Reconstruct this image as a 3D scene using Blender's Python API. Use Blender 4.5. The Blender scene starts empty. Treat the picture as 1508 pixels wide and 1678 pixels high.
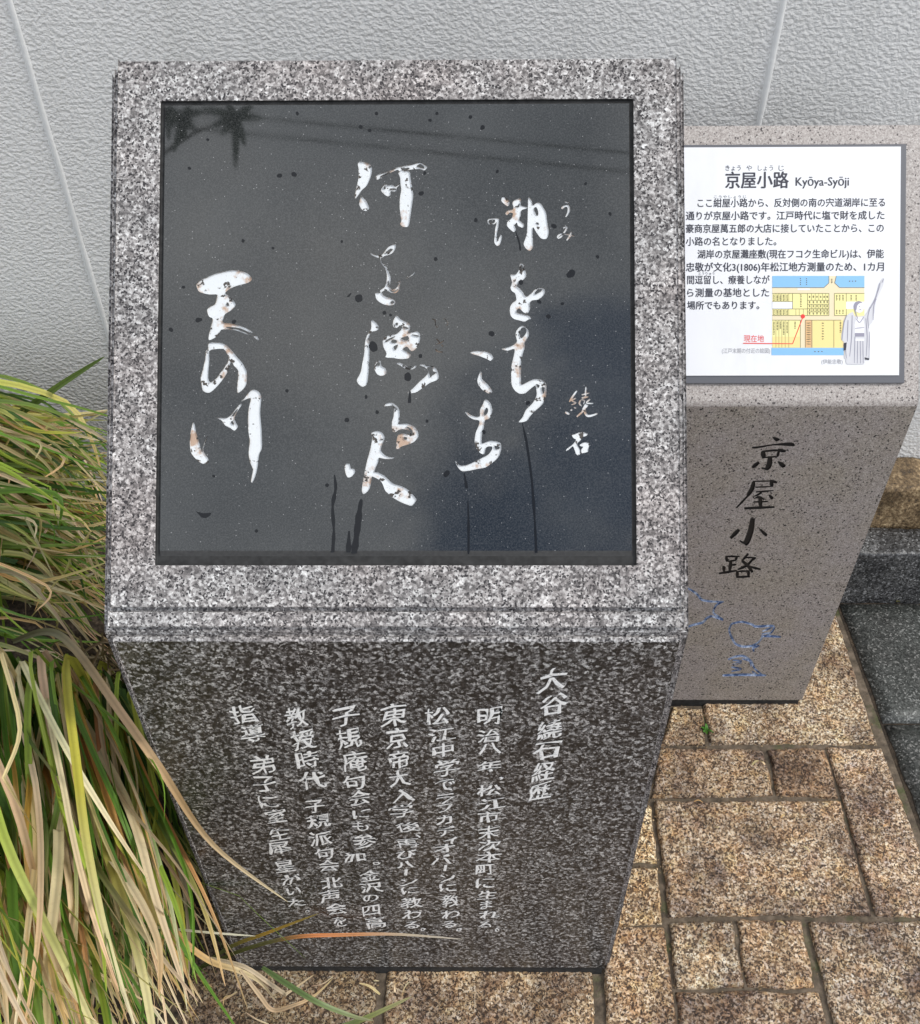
import bpy, bmesh, math, random
from math import sin, cos, tan, radians, pi, sqrt
from mathutils import Vector, Matrix, noise
from mathutils.geometry import delaunay_2d_cdt

random.seed(7)
sc = bpy.context.scene
col = sc.collection

# ------------------------------------------------------------------ camera
FPX, PITCH, YAW, ROLL = 1583.225, 0.7519, -0.0138, -0.0098      # lens in photo pixels (1508 wide), radians
CAM = Vector((0.0762, -0.6338, 1.6172))
fw = Vector((sin(YAW)*cos(PITCH), cos(YAW)*cos(PITCH), -sin(PITCH)))
rt0 = Vector((cos(YAW), -sin(YAW), 0)); up0 = rt0.cross(fw)
RT = rt0*cos(ROLL) + up0*sin(ROLL); UP = -rt0*sin(ROLL) + up0*cos(ROLL)
cam = bpy.data.objects.new('camera', bpy.data.cameras.new('camera')); col.objects.link(cam)
R = Matrix((RT, UP, -fw)).transposed().to_4x4()
cam.matrix_world = Matrix.Translation(CAM) @ R
cam.data.sensor_fit = 'VERTICAL'; cam.data.sensor_height = 24
cam.data.lens = FPX/1678*24
cam.data.clip_end = 500; cam.data.clip_start = .02
sc.camera = cam

# ------------------------------------------------------------------ sky, sun, exposure
SUN_EL, SUN_AZ = 48, 101          # degrees; azimuth clockwise from +Y
w = bpy.data.worlds.new('World'); sc.world = w; w.use_nodes = True
nt = w.node_tree; N = nt.nodes; Lk = nt.links; N.clear()
def nd(t, **k):
    n = N.new(t)
    for a, b in k.items(): setattr(n, a, b)
    return n
out = nd('ShaderNodeOutputWorld'); sky = nd('ShaderNodeTexSky', sky_type='NISHITA')
sky.sun_disc = False; sky.sun_elevation = radians(SUN_EL); sky.sun_rotation = radians(SUN_AZ)
bg1 = nd('ShaderNodeBackground'); bg1.inputs[1].default_value = .15
bg2 = nd('ShaderNodeBackground'); bg2.inputs[0].default_value = (1.0, 1.0, .985, 1)
Lk.new(sky.outputs[0], bg1.inputs[0])
tc = nd('ShaderNodeTexCoord')
cn = nd('ShaderNodeTexNoise'); cn.inputs['Scale'].default_value = 6.5; cn.inputs['Detail'].default_value = 5; cn.inputs['Roughness'].default_value = .55
Lk.new(tc.outputs['Generated'], cn.inputs['Vector'])
# a clear patch of sky between the clouds, low over the street
nrm = nd('ShaderNodeVectorMath', operation='NORMALIZE'); Lk.new(tc.outputs['Generated'], nrm.inputs[0])
def gap(d, tight):
    dt = nd('ShaderNodeVectorMath', operation='DOT_PRODUCT'); Lk.new(nrm.outputs[0], dt.inputs[0]); dt.inputs[1].default_value = Vector(d).normalized()
    mr = nd('ShaderNodeMapRange', interpolation_type='SMOOTHSTEP'); mr.inputs['From Min'].default_value = cos(radians(tight)); mr.inputs['From Max'].default_value = cos(radians(tight*.45))
    Lk.new(dt.outputs['Value'], mr.inputs['Value']); return mr.outputs[0]
g1 = gap((.24, -.70, .67), 25)
mx = nd('ShaderNodeMath', operation='MULTIPLY_ADD'); Lk.new(g1, mx.inputs[0]); mx.inputs[1].default_value = -.50; Lk.new(cn.outputs[0], mx.inputs[2])
mk = nd('ShaderNodeMapRange', interpolation_type='SMOOTHSTEP'); mk.inputs['From Min'].default_value = -.02; mk.inputs['From Max'].default_value = .30
Lk.new(mx.outputs[0], mk.inputs['Value'])
cs = nd('ShaderNodeMapRange'); cs.inputs['From Min'].default_value = .3; cs.inputs['From Max'].default_value = .7; cs.inputs['To Min'].default_value = .62; cs.inputs['To Max'].default_value = 1.60
cn2 = nd('ShaderNodeTexNoise'); cn2.inputs['Scale'].default_value = 2.6; cn2.inputs['Detail'].default_value = 6
Lk.new(tc.outputs['Generated'], cn2.inputs['Vector']); Lk.new(cn2.outputs[0], cs.inputs['Value']); Lk.new(cs.outputs[0], bg2.inputs[1])
ct = nd('ShaderNodeMix', data_type='RGBA'); Lk.new(cn2.outputs[0], ct.inputs[0]); ct.inputs[6].default_value = (.68, .84, 1.10, 1); ct.inputs[7].default_value = (1.16, 1.08, .95, 1); Lk.new(ct.outputs[2], bg2.inputs[0])
ms = nd('ShaderNodeMixShader'); Lk.new(mk.outputs[0], ms.inputs[0]); Lk.new(bg1.outputs[0], ms.inputs[1]); Lk.new(bg2.outputs[0], ms.inputs[2])
Lk.new(ms.outputs[0], out.inputs[0])

sl = bpy.data.lights.new('sun', 'SUN'); sl.energy = 2.2; sl.angle = radians(14); sl.color = (1, .96, .9)
so = bpy.data.objects.new('sun', sl); col.objects.link(so)
sd = Vector((sin(radians(SUN_AZ))*cos(radians(SUN_EL)), cos(radians(SUN_AZ))*cos(radians(SUN_EL)), sin(radians(SUN_EL))))
so.rotation_euler = sd.to_track_quat('Z', 'Y').to_euler(); so.location = sd*6
sc.view_settings.view_transform = 'Standard'; sc.view_settings.look = 'None'
sc.view_settings.exposure = .18; sc.view_settings.gamma = 1

# ------------------------------------------------------------------ helpers
def ray(px, py):
    return fw + RT*((px-754)/FPX) - UP*((py-839)/FPX)
def hit(px, py, p0, n):
    q = ray(px, py); p0 = Vector(p0); n = Vector(n)
    return CAM + q*((p0-CAM).dot(n)/q.dot(n))
def gnd(px, py, z=0): return hit(px, py, (0, 0, z), (0, 0, 1))
def atY(px, py, y): return hit(px, py, (0, y, 0), (0, 1, 0))

def link(name, me, parent=None):
    o = bpy.data.objects.new(name, me); col.objects.link(o)
    if parent: o.parent = parent
    return o
def empty(name, loc, label, cat, group=None):
    o = bpy.data.objects.new(name, None); o.location = loc; o.empty_display_size = .1
    col.objects.link(o); return tag(o, label, cat, group)
def tag(o, label=None, cat=None, group=None, kind=None):
    if label: o['label'] = label
    if cat: o['category'] = cat
    if group: o['group'] = group
    if kind: o['kind'] = kind
    return o
class MB:
    def __init__(s): s.v = []; s.f = []; s.m = []; s.c = None
    def vert(s, p): s.v.append(tuple(p)); return len(s.v)-1
    def face(s, ids, m=0): s.f.append(tuple(ids)); s.m.append(m)
    def poly(s, pts, m=0): s.face([s.vert(p) for p in pts], m)
    def box(s, a, b, m=0):
        x0, y0, z0 = a; x1, y1, z1 = b
        i = [s.vert(p) for p in ((x0,y0,z0),(x1,y0,z0),(x1,y1,z0),(x0,y1,z0),(x0,y0,z1),(x1,y0,z1),(x1,y1,z1),(x0,y1,z1))]
        for q in ((3,2,1,0),(4,5,6,7),(0,1,5,4),(1,2,6,5),(2,3,7,6),(3,0,4,7)): s.face([i[k] for k in q], m)
    def prism(s, prof, x0, x1, m=0, ms=None):
        """prof: (y,z) points, counter-clockwise seen from +x"""
        n = len(prof)
        a = [s.vert((x0, y, z)) for y, z in prof]; b = [s.vert((x1, y, z)) for y, z in prof]
        for k in range(n):
            j = (k+1) % n
            s.face((a[k], a[j], b[j], b[k])[::-1], ms[k] if ms else m)
        s.face(a[::-1], m) ; s.face(b, m)
    def tube(s, pts, rad, m=0, n=6):
        rings = []
        for k, p in enumerate(pts):
            p = Vector(p); t = (Vector(pts[min(k+1, len(pts)-1)])-Vector(pts[max(k-1, 0)])).normalized()
            u = t.orthogonal().normalized(); vv = t.cross(u); r = rad[k] if isinstance(rad, (list, tuple)) else rad
            rings.append([s.vert(p+(u*cos(2*pi*i/n)+vv*sin(2*pi*i/n))*r) for i in range(n)])
        for a, b in zip(rings, rings[1:]):
            for i in range(n): s.face((a[i], a[(i+1) % n], b[(i+1) % n], b[i]), m)
        s.face(rings[0][::-1], m); s.face(rings[-1], m)
    def build(s, name, mats, parent=None, smooth=False, recalc=False):
        me = bpy.data.meshes.new(name); me.from_pydata(s.v, [], s.f)
        for m in (mats if isinstance(mats, (list, tuple)) else [mats]): me.materials.append(m)
        me.polygons.foreach_set('material_index', s.m)
        if smooth: me.polygons.foreach_set('use_smooth', [True]*len(s.f))
        if s.c:
            ca = me.color_attributes.new('tint', 'FLOAT_COLOR', 'POINT')
            ca.data.foreach_set('color', [x for c in s.c for x in c])
        if recalc:
            bm = bmesh.new(); bm.from_mesh(me); bmesh.ops.recalc_face_normals(bm, faces=bm.faces); bm.to_mesh(me); bm.free()
        me.update(); return link(name, me, parent)
def bevel(o, wd, seg=2, ang=35):
    b = o.modifiers.new('bevel', 'BEVEL'); b.width = wd; b.segments = seg; b.limit_method = 'ANGLE'; b.angle_limit = radians(ang)
    return o

# ------------------------------------------------------------------ materials
class Mat:
    def __init__(s, name, rough=.6, spec=.5, ior=None):
        s.m = bpy.data.materials.new(name); s.m.use_nodes = True; s.t = s.m.node_tree; s.N = s.t.nodes
        s.b = s.N['Principled BSDF']; s.b.inputs['Roughness'].default_value = rough
        s.b.inputs['Specular IOR Level'].default_value = spec
        if ior: s.b.inputs['IOR'].default_value = ior
        s.tc = s.N.new('ShaderNodeTexCoord'); s.vec = s.tc.outputs['Object']
    def lk(s, a, b): s.t.links.new(a, b)
    def noise(s, scale, detail=3, rough=.55, vec=None, dist=0, col=False):
        n = s.N.new('ShaderNodeTexNoise'); n.inputs['Scale'].default_value = scale; n.inputs['Detail'].default_value = detail
        n.inputs['Roughness'].default_value = rough; n.inputs['Distortion'].default_value = dist
        s.lk(vec or s.vec, n.inputs['Vector']); return n.outputs['Color' if col else 'Fac']
    def voro(s, scale, vec=None, feat='F1', out='Color'):
        n = s.N.new('ShaderNodeTexVoronoi'); n.feature = feat; n.inputs['Scale'].default_value = scale
        s.lk(vec or s.vec, n.inputs['Vector']); return n.outputs[out]
    def scalevec(s, sx, sy, sz):
        n = s.N.new('ShaderNodeVectorMath'); n.operation = 'MULTIPLY'; s.lk(s.vec, n.inputs[0]); n.inputs[1].default_value = (sx, sy, sz); return n.outputs[0]
    def warp(s, scale, amt):
        a = s.N.new('ShaderNodeVectorMath'); a.operation = 'MULTIPLY_ADD'
        s.lk(s.noise(scale, 2, col=True), a.inputs[0]); a.inputs[1].default_value = (amt,)*3; s.lk(s.vec, a.inputs[2]); return a.outputs[0]
    def ramp(s, fac, stops, interp='LINEAR'):
        n = s.N.new('ShaderNodeValToRGB'); r = n.color_ramp; r.interpolation = interp
        while len(r.elements) < len(stops): r.elements.new(.5)
        for e, (p, c) in zip(r.elements, stops):
            e.position = p; e.color = (c if isinstance(c, (tuple, list)) else (c, c, c)) + (1,) if not (isinstance(c, tuple) and len(c) == 4) else c
        s.lk(fac, n.inputs[0]); return n.outputs[0]
    def mix(s, fac, a, b, mode='MIX'):
        n = s.N.new('ShaderNodeMix'); n.data_type = 'RGBA'; n.blend_type = mode
        for i, v in ((0, fac), (6, a), (7, b)):
            if hasattr(v, 'node'): s.lk(v, n.inputs[i])
            else: n.inputs[i].default_value = v if i == 0 else (tuple(v)+(1,) if len(v) == 3 else v)
        return n.outputs[2]
    def math(s, op, a, b=0.0):
        n = s.N.new('ShaderNodeMath'); n.operation = op
        for i, v in ((0, a), (1, b)):
            if hasattr(v, 'node'): s.lk(v, n.inputs[i])
            else: n.inputs[i].default_value = v
        return n.outputs[0]
    def sep(s, c, i=0):
        n = s.N.new('ShaderNodeSeparateColor'); s.lk(c, n.inputs[0]); return n.outputs[i]
    def color(s, c):
        if hasattr(c, 'node'): s.lk(c, s.b.inputs['Base Color'])
        else: s.b.inputs['Base Color'].default_value = tuple(c)+(1,)
        return s
    def rough(s, r): s.lk(r, s.b.inputs['Roughness']); return s
    def bump(s, h, strength=.5, dist=.001):
        n = s.N.new('ShaderNodeBump'); n.inputs['Strength'].default_value = strength; n.inputs['Distance'].default_value = dist
        s.lk(h, n.inputs['Height'])
        prev = s.b.inputs['Normal'].links
        if prev: s.lk(prev[0].from_socket, n.inputs['Normal'])
        s.lk(n.outputs[0], s.b.inputs['Normal']); return s

def flat(name, c, rough=.6, spec=.5):
    return Mat(name, rough, spec).color(c).m

def granite(name, scale, stops, speck, speck_p, rough, spec, bump, tint=None, coarse=None, ss=None):
    k = Mat(name, rough, spec)
    v = k.warp(scale*1.1, 1.0/scale)
    n = k.noise(scale*.62, 5, .78)
    cell = k.sep(k.voro(scale*1.15, v), 0)
    f = k.math('ADD', k.math('MULTIPLY', n, .74), k.math('MULTIPLY', cell, .26))
    c = k.ramp(f, stops)
    r2 = k.sep(k.voro(ss or scale*2.3, k.warp(scale*2, .9/(ss or scale*1.5))), 1)
    cl = k.noise(scale*.2, 4, .65)                 # dark mica gathers in clusters
    th = k.math('MULTIPLY', k.math('SUBTRACT', cl, .30), speck_p*3.6)
    c = k.mix(k.math('LESS_THAN', r2, th), c, speck)
    if coarse:
        c = k.mix(k.ramp(k.noise(scale*.11, 4, .65), [(.38, 0), (.62, coarse[0])]), c, coarse[1], 'MULTIPLY')
    if tint:
        c = k.mix(k.ramp(k.noise(9, 4), [(.4, 0), (.65, tint[0])]), c, tint[1], 'MULTIPLY')
    k.color(c)
    if bump: k.bump(n, bump, .0018)
    return k.m

M = {}
M['granite_rough'] = granite('pink_grey_granite', 330, [(.32, (.075, .071, .071)), (.44, (.19, .18, .178)), (.53, (.355, .34, .332)), (.61, (.56, .55, .54)), (.70, (.80, .80, .79))],
                             (.030, .027, .03), .20, .62, .4, .5, (.55, (.90, .80, .775)), (.75, (.62, .62, .625)), 560)
M['granite_polish'] = granite('polished_dark_granite', 260, [(.36, (.010, .0095, .0095)), (.46, (.040, .0375, .037)), (.525, (.125, .121, .12)), (.585, (.30, .296, .294)), (.66, (.66, .66, .65))],
                              (.012, .011, .011), .22, .30, .5, .05, (.35, (.92, .84, .80)), (.75, (.50, .50, .51)))
M['granite_brown_top'] = granite('fine_buff_granite', 520, [(.32, (.22, .195, .185)), (.46, (.36, .325, .305)), (.58, (.45, .412, .39)), (.70, (.58, .555, .53))],
                                 (.07, .06, .06), .05, .55, .4, .3, (.2, (.9, .88, .84)), None, 430)
M['granite_brown'] = granite('fine_brown_granite', 520, [(.32, (.15, .13, .12)), (.46, (.265, .235, .22)), (.58, (.345, .31, .295)), (.70, (.47, .44, .415))],
                             (.022, .019, .019), .085, .5, .35, .3, (.5, (.92, .90, .74)), None, 400)

k = Mat('contact_shade_black', .8); k.color(k.ramp(k.noise(120, 4), [(.3, .008), (.7, .03)])); M['shade_plinth'] = k.m  # near-black foot colour stands in for contact shadow; also lines the plaque gap

# black plaque: polished, thin grey dust film, tiny bright crystals
k = Mat('black_polished_granite', .07, .5, 1.68)
d1 = k.ramp(k.noise(7, 5, .6), [(.35, (.009, .0105, .0105)), (.7, (.022, .0245, .0245))]); d1 = k.mix(k.ramp(k.noise(650, 2), [(.4, 0), (.75, .6)]), d1, (.07, .072, .072))
vr = k.voro(330); vd = k.voro(330, out='Distance')
sp = k.math('MULTIPLY', k.math('LESS_THAN', vd, .16), k.math('GREATER_THAN', k.sep(vr, 0), .90))
c = k.mix(k.math('MULTIPLY', sp, .5), d1, (.45, .45, .45)); k.color(c)
k.rough(k.ramp(k.noise(26, 4), [(.3, .025), (.75, .055)])); k.bump(k.noise(5, 1), .02, .002)
M['plaque'] = k.m
k = Mat('black_sawn_edge', .45); k.color(k.ramp(k.noise(300, 3), [(.3, .03), (.7, .05)])); M['plaque_edge'] = k.m

# engraved letters: white paint, worn to brown and bare stone in patches
k = Mat('worn_white_paint', .5)
n1 = k.noise(55, 4, .6)
c = k.mix(k.ramp(k.noise(38, 4, .65), [(.555, 0), (.65, .9)]), (.63, .655, .67), (.40, .26, .17))
c = k.mix(k.ramp(k.noise(120, 3, .6), [(.60, 0), (.64, 1)]), c, (.05, .042, .035))
c = k.mix(k.ramp(k.noise(420, 2), [(.66, 0), (.72, .6)]), c, (.35, .33, .30)); k.color(c); k.bump(k.noise(500, 2), .25, .0006)
M['paint_white'] = k.m
k = Mat('bare_cut_stone', .8); k.color(k.ramp(k.noise(160, 3), [(.35, (.05, .046, .042)), (.6, (.16, .12, .09)), (.75, (.35, .33, .31))])); M['cut_bare'] = k.m
k = Mat('dirty_cut_edge', .7); k.color(k.ramp(k.noise(140, 3), [(.36, (.04, .036, .033)), (.48, (.30, .25, .20)), (.60, (.66, .67, .67))])); M['cut_wall'] = k.m
k = Mat('chalky_white_paint', .7)
c = k.mix(k.ramp(k.noise(260, 3, .6), [(.575, 0), (.67, .7)]), (.88, .88, .87), (.30, .29, .28)); k.color(c); M['paint_small'] = k.m
k = Mat('black_cut_paint', .6); k.color(k.ramp(k.noise(220, 3), [(.3, (.005, .004, .004)), (.75, (.018, .014, .012))])); M['cut_black'] = k.m
k = Mat('pale_blue_paint', .6); k.color(k.ramp(k.noise(130, 3), [(.38, (.05, .09, .19)), (.50, (.18, .26, .44)), (.64, (.52, .58, .68))])); M['cut_blue'] = k.m
k = Mat('dried_water_mark', .16, .25); k.color((.010, .011, .013)); M['stain'] = k.m

# wall: sprayed stucco
k = Mat('sprayed_stucco', .75, .3)
big = k.noise(1.6, 4)
c = k.mix(big, (.635, .632, .618), (.725, .722, .708)); 
c = k.mix(k.ramp(k.noise(7, 5, .65, k.scalevec(1, 1, .12)), [(.48, 0), (.72, .38)]), c, (.44, .44, .41)); k.color(c)
k2 = c
sv = k.scalevec(.85, 1, 1.15)
sm = k.voro(105, k.warp(60, .012), 'SMOOTH_F1', 'Distance')
k.bump(k.math('ADD', k.ramp(k.noise(150, 2, .45, sv, .25), [(.36, 0), (.66, 1)]), k.math('MULTIPLY', sm, .55)), .42, .0038); k.bump(k.noise(330, 2), .35, .0014)
M['stucco'] = k.m
k = Mat('smooth_wall_filler', .7, .3); k.color(k.ramp(k.noise(20, 4), [(.3, (.62, .63, .62)), (.7, (.70, .705, .70))])); k.bump(k.noise(90, 3), .25, .003); M['seam'] = k.m

# golden paving granite
def paving(name, stops, dark, scale, bump=.6, wet=.45):
    k = Mat(name, .55, .5)
    n = k.noise(scale*.55, 5, .75, dist=.3); cell = k.sep(k.voro(scale, k.warp(scale, 1.1/scale)), 0)
    f = k.math('ADD', k.math('MULTIPLY', n, .66), k.math('MULTIPLY', cell, .34))
    patch = k.noise(26, 4, .7, col=True)              # rusty, greyish-mauve and pale yellow areas
    c = k.ramp(f, stops)
    c = k.mix(k.ramp(k.sep(patch, 0), [(.48, 0), (.62, .75)]), c, (.95, .77, .60), 'MULTIPLY')
    c = k.mix(k.ramp(k.sep(patch, 1), [(.50, 0), (.62, .8)]), c, (.74, .71, .78), 'MULTIPLY')
    c = k.mix(k.ramp(k.sep(patch, 2), [(.52, 0), (.66, .5)]), c, (1.15, 1.1, .75), 'MULTIPLY')
    r2 = k.sep(k.voro(scale*2.0, k.warp(scale*2, .8/scale)), 1)
    c = k.mix(k.ramp(r2, [(0, 1), (.15, 0)], 'CONSTANT'), c, dark)
    at = k.N.new('ShaderNodeAttribute'); at.attribute_name = 'tint'
    c = k.mix(1.0, c, at.outputs['Color'], 'MULTIPLY')
    c = k.mix(k.ramp(k.noise(7, 5, .65), [(.46, 0), (.60, wet)]), c, (.34, .31, .33), 'MULTIPLY')
    k.color(c); k.bump(n, bump, .006); k.bump(k.noise(scale*2.4, 2), .35, .0012)
    k.rough(k.ramp(k.noise(30, 3), [(.35, .32), (.7, .65)]))
    return k.m
M['paver'] = paving('golden_granite', [(.33, (.09, .06, .04)), (.43, (.29, .198, .12)), (.51, (.60, .445, .28)), (.60, (.82, .685, .51)), (.69, (.95, .89, .78))], (.035, .022, .016), 290, .95, .85)
k = Mat('joint_mortar', .85); k.color(k.ramp(k.noise(60, 5), [(.3, (.05, .038, .026)), (.55, (.12, .092, .064)), (.75, (.20, .155, .115))])); k.color(k.mix(k.ramp(k.noise(13, 5, .7), [(.56, 0), (.68, .7)]), k.b.inputs['Base Color'].links[0].from_socket, (.055, .075, .018))); k.bump(k.noise(240, 3), .6, .003); M['mortar'] = k.m
k = Mat('dark_paving_granite', .5)
c = k.ramp(k.sep(k.voro(330, k.warp(300, .004)), 0), [(0, (.02, .022, .02)), (.35, (.048, .053, .049)), (.7, (.085, .09, .085)), (.9, (.21, .215, .205))], 'CONSTANT')
c = k.mix(k.ramp(k.noise(7, 4), [(.4, 0), (.65, .5)]), c, (.75, .66, .66), 'MULTIPLY'); k.color(c); k.bump(k.noise(420, 3), .5, .002); k.rough(k.ramp(k.noise(20, 3), [(.3, .3), (.7, .6)]))
M['dark_paver'] = k.m
k = Mat('wet_grey_granite', .4)
c = k.ramp(k.sep(k.voro(300, k.warp(280, .004)), 0), [(0, .022), (.3, .065), (.65, .12), (.9, .26)], 'CONSTANT')
c = k.mix(k.ramp(k.noise(11, 5, .65, k.scalevec(1, 1, 1.6)), [(.45, 0), (.6, .75)]), c, (.24, .24, .26), 'MULTIPLY'); k.color(c); k.bump(k.noise(160, 4), .5, .004); M['kerb_grey'] = k.m
k = Mat('rusty_brown_granite', .7)
c = k.ramp(k.noise(130, 4, .65), [(.3, (.05, .035, .02)), (.5, (.24, .16, .08)), (.66, (.48, .36, .21))])
c = k.mix(k.ramp(k.noise(9, 4, .6), [(.42, 0), (.6, .8)]), c, (.35, .32, .28), 'MULTIPLY'); k.color(c); k.bump(k.noise(150, 4), .8, .005); M['kerb_brown'] = k.m
k = Mat('dark_brown_stone', .75)
c = k.ramp(k.noise(110, 4, .65), [(.3, (.02, .014, .01)), (.5, (.085, .06, .04)), (.68, (.19, .145, .10))])
c = k.mix(k.ramp(k.noise(12, 4, .6, k.scalevec(1, 1, 3)), [(.42, 0), (.6, .7)]), c, (.4, .36, .33), 'MULTIPLY'); k.color(c); k.bump(k.noise(120, 4), .8, .005); M['stone_dark'] = k.m
k = Mat('garden_soil', .95); k.color(k.ramp(k.noise(70, 5, .65), [(.3, (.012, .009, .006)), (.6, (.05, .035, .022)), (.8, (.11, .08, .05))])); k.bump(k.noise(90, 5), 1, .01); M['soil'] = k.m
# grass: colour comes from each blade
k = Mat('grass_blade', .5, .35); at = k.N.new('ShaderNodeAttribute'); at.attribute_name = 'tint'
c = k.mix(k.ramp(k.noise(160, 3, .6), [(.55, 0), (.8, .3)]), at.outputs['Color'], (.6, .52, .42), 'MULTIPLY'); k.color(c)
tr = k.N.new('ShaderNodeBsdfTranslucent'); k.lk(c, tr.inputs[0]); mxs = k.N.new('ShaderNodeMixShader'); mxs.inputs[0].default_value = .25
k.lk(k.b.outputs[0], mxs.inputs[1]); k.lk(tr.outputs[0], mxs.inputs[2]); k.lk(mxs.outputs[0], k.N['Material Output'].inputs[0]); M['blade'] = k.m
M['leaf'] = flat('weed_leaf', (.09, .22, .04), .5); M['bark'] = flat('tree_bark', (.10, .075, .055), .9); M['tree_leaf'] = flat('tree_leaf', (.03, .055, .02), .5)
M['cable'] = flat('cable_rubber', (.015, .015, .016), .6); M['concrete'] = flat('pole_concrete', (.35, .34, .32), .85)
M['slate'] = flat('dark_grey_frame', (.105, .108, .122), .45)
k = Mat('white_enamel_panel', .22, .45); k.color(k.ramp(k.noise(6, 3), [(.3, (.76, .765, .80)), (.7, (.82, .83, .84))])); k.color(k.mix(k.ramp(k.noise(9, 5, .65, k.scalevec(2.5, 1, .5)), [(.5, 0), (.75, .5)]), k.b.inputs['Base Color'].links[0].from_socket, (.70, .70, .68))); M['panel'] = k.m
for nm, cc in dict(ink=(.045, .045, .06), ink_grey=(.30, .30, .33), red=(.78, .05, .045), map_beige=(.80, .69, .47), map_blue=(.25, .50, .78), map_yellow=(.86, .79, .36),
                   map_gold=(.84, .70, .30), map_orange=(.72, .46, .23), map_white=(.80, .82, .87), map_line=(.16, .14, .07), robe=(.62, .62, .65), robe_dark=(.30, .29, .36), robe_lite=(.80, .80, .83)).items():
    M[nm] = flat('print_'+nm, cc, .35, .4)

# ------------------------------------------------------------------ 2-D outlines
def smooth(pts, n=3, closed=True, ten=.42):
    o = []; L = len(pts)
    for i in range(L if closed else L-1):
        p0 = pts[(i-1) % L] if closed or i else pts[0]; p1 = pts[i]; p2 = pts[(i+1) % L]; p3 = pts[(i+2) % L] if closed or i+2 < L else pts[-1]
        for j in range(n):
            t = j/n; m1 = [(p2[a]-p0[a])*ten for a in (0, 1)]; m2 = [(p3[a]-p1[a])*ten for a in (0, 1)]
            h = (2*t**3-3*t*t+1, t**3-2*t*t+t, -2*t**3+3*t*t, t**3-t*t)
            o.append(tuple(h[0]*p1[a]+h[1]*m1[a]+h[2]*p2[a]+h[3]*m2[a] for a in (0, 1)))
    if not closed: o.append(tuple(pts[-1]))
    return o
def stroke(pts, wd, taper=(.75, .6), n=4):
    c = smooth(pts, n, False) if len(pts) > 2 else [tuple(pts[0]), tuple((pts[0][a]+pts[1][a])/2 for a in (0, 1)), tuple(pts[1])]
    Lf, Rg = [], []
    for i, p in enumerate(c):
        a = c[max(i-1, 0)]; b = c[min(i+1, len(c)-1)]; dx, dy = b[0]-a[0], b[1]-a[1]; l = math.hypot(dx, dy) or 1
        t = i/(len(c)-1); ww = wd/2*(taper[0]+(1-taper[0])*min(1, t*3))*(taper[1]+(1-taper[1])*min(1, (1-t)*3))
        Lf.append((p[0]-dy/l*ww, p[1]+dx/l*ww)); Rg.append((p[0]+dy/l*ww, p[1]-dx/l*ww))
    return Lf+Rg[::-1]
def inside(p, poly):
    x, y = p; r = False; j = len(poly)-1
    for i in range(len(poly)):
        xi, yi = poly[i]; xj, yj = poly[j]
        if (yi > y) != (yj > y) and x < (xj-xi)*(y-yi)/(yj-yi)+xi: r = not r
        j = i
    return r
def engrave(rect, shapes, depth, to3, top, floors):
    """cut shapes (list of (outline, islands)) into the face rect; to3(u, v, n) gives 3-D points"""
    vs, es = [], []
    def loop(p):
        b = len(vs); vs.extend(Vector(q) for q in p); es.extend((b+i, b+(i+1) % len(p)) for i in range(len(p)))
    loop(rect)
    bb = []
    for o_, isl, _k in shapes:
        loop(o_)
        for q in isl: loop(q)
        bb.append((min(p[0] for p in o_), max(p[0] for p in o_), min(p[1] for p in o_), max(p[1] for p in o_)))
    V, E_, F, *_ = delaunay_2d_cdt(vs, es, [], 0, 1e-6, False)
    cls = []
    for f in F:
        cx = sum(V[i].x for i in f)/len(f); cy = sum(V[i].y for i in f)/len(f); s_ = None
        for (o_, isl, key), b in zip(shapes, bb):
            if b[0] <= cx <= b[1] and b[2] <= cy <= b[3] and inside((cx, cy), o_) and not any(inside((cx, cy), q) for q in isl): s_ = key; break
        cls.append(s_ if inside((cx, cy), rect) else -1)
    ti, fi = {}, {}
    def T(i):
        if i not in ti: ti[i] = top.vert(to3(V[i].x, V[i].y, 0))
        return ti[i]
    def B(i, key):
        if (i, key) not in fi: fi[i, key] = floors.setdefault(key, MB()).vert(to3(V[i].x, V[i].y, -(depth.get(key, depth[0]) if isinstance(depth, dict) else depth)))
        return fi[i, key]
    ed = {}
    for f, c_ in zip(F, cls):
        if c_ == -1: continue
        if c_ is not None: B(f[0], c_); floors[c_].face([B(i, c_) for i in f])
        else: top.face([T(i) for i in f])
        for a, b in zip(f, list(f[1:])+[f[0]]): ed.setdefault(frozenset((a, b)), []).append((a, b, c_))
    for e, l in ed.items():
        if len(l) == 2 and (l[0][2] is None) != (l[1][2] is None):
            a, b, key = l[0] if l[0][2] is not None else l[1]; fl = floors[key]
            ta, tb = fl.vert(to3(V[a].x, V[a].y, 0)), fl.vert(to3(V[b].x, V[b].y, 0))
            fl.face((B(b, key), B(a, key), ta, tb), 1)

def glyph_mesh(ch, cache={}):
    if ch not in cache:
        cu = bpy.data.curves.new('glyph', 'FONT'); cu.body = ch; cu.size = 1; cu.resolution_u = 2
        o = bpy.data.objects.new('glyph', cu); col.objects.link(o)
        me = bpy.data.meshes.new_from_object(o.evaluated_get(bpy.context.evaluated_depsgraph_get()))
        cache[ch] = ([tuple(v.co[:2]) for v in me.vertices], [tuple(p.vertices) for p in me.polygons])
        bpy.data.objects.remove(o); bpy.data.meshes.remove(me); bpy.data.curves.remove(cu)
    return cache[ch]

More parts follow.
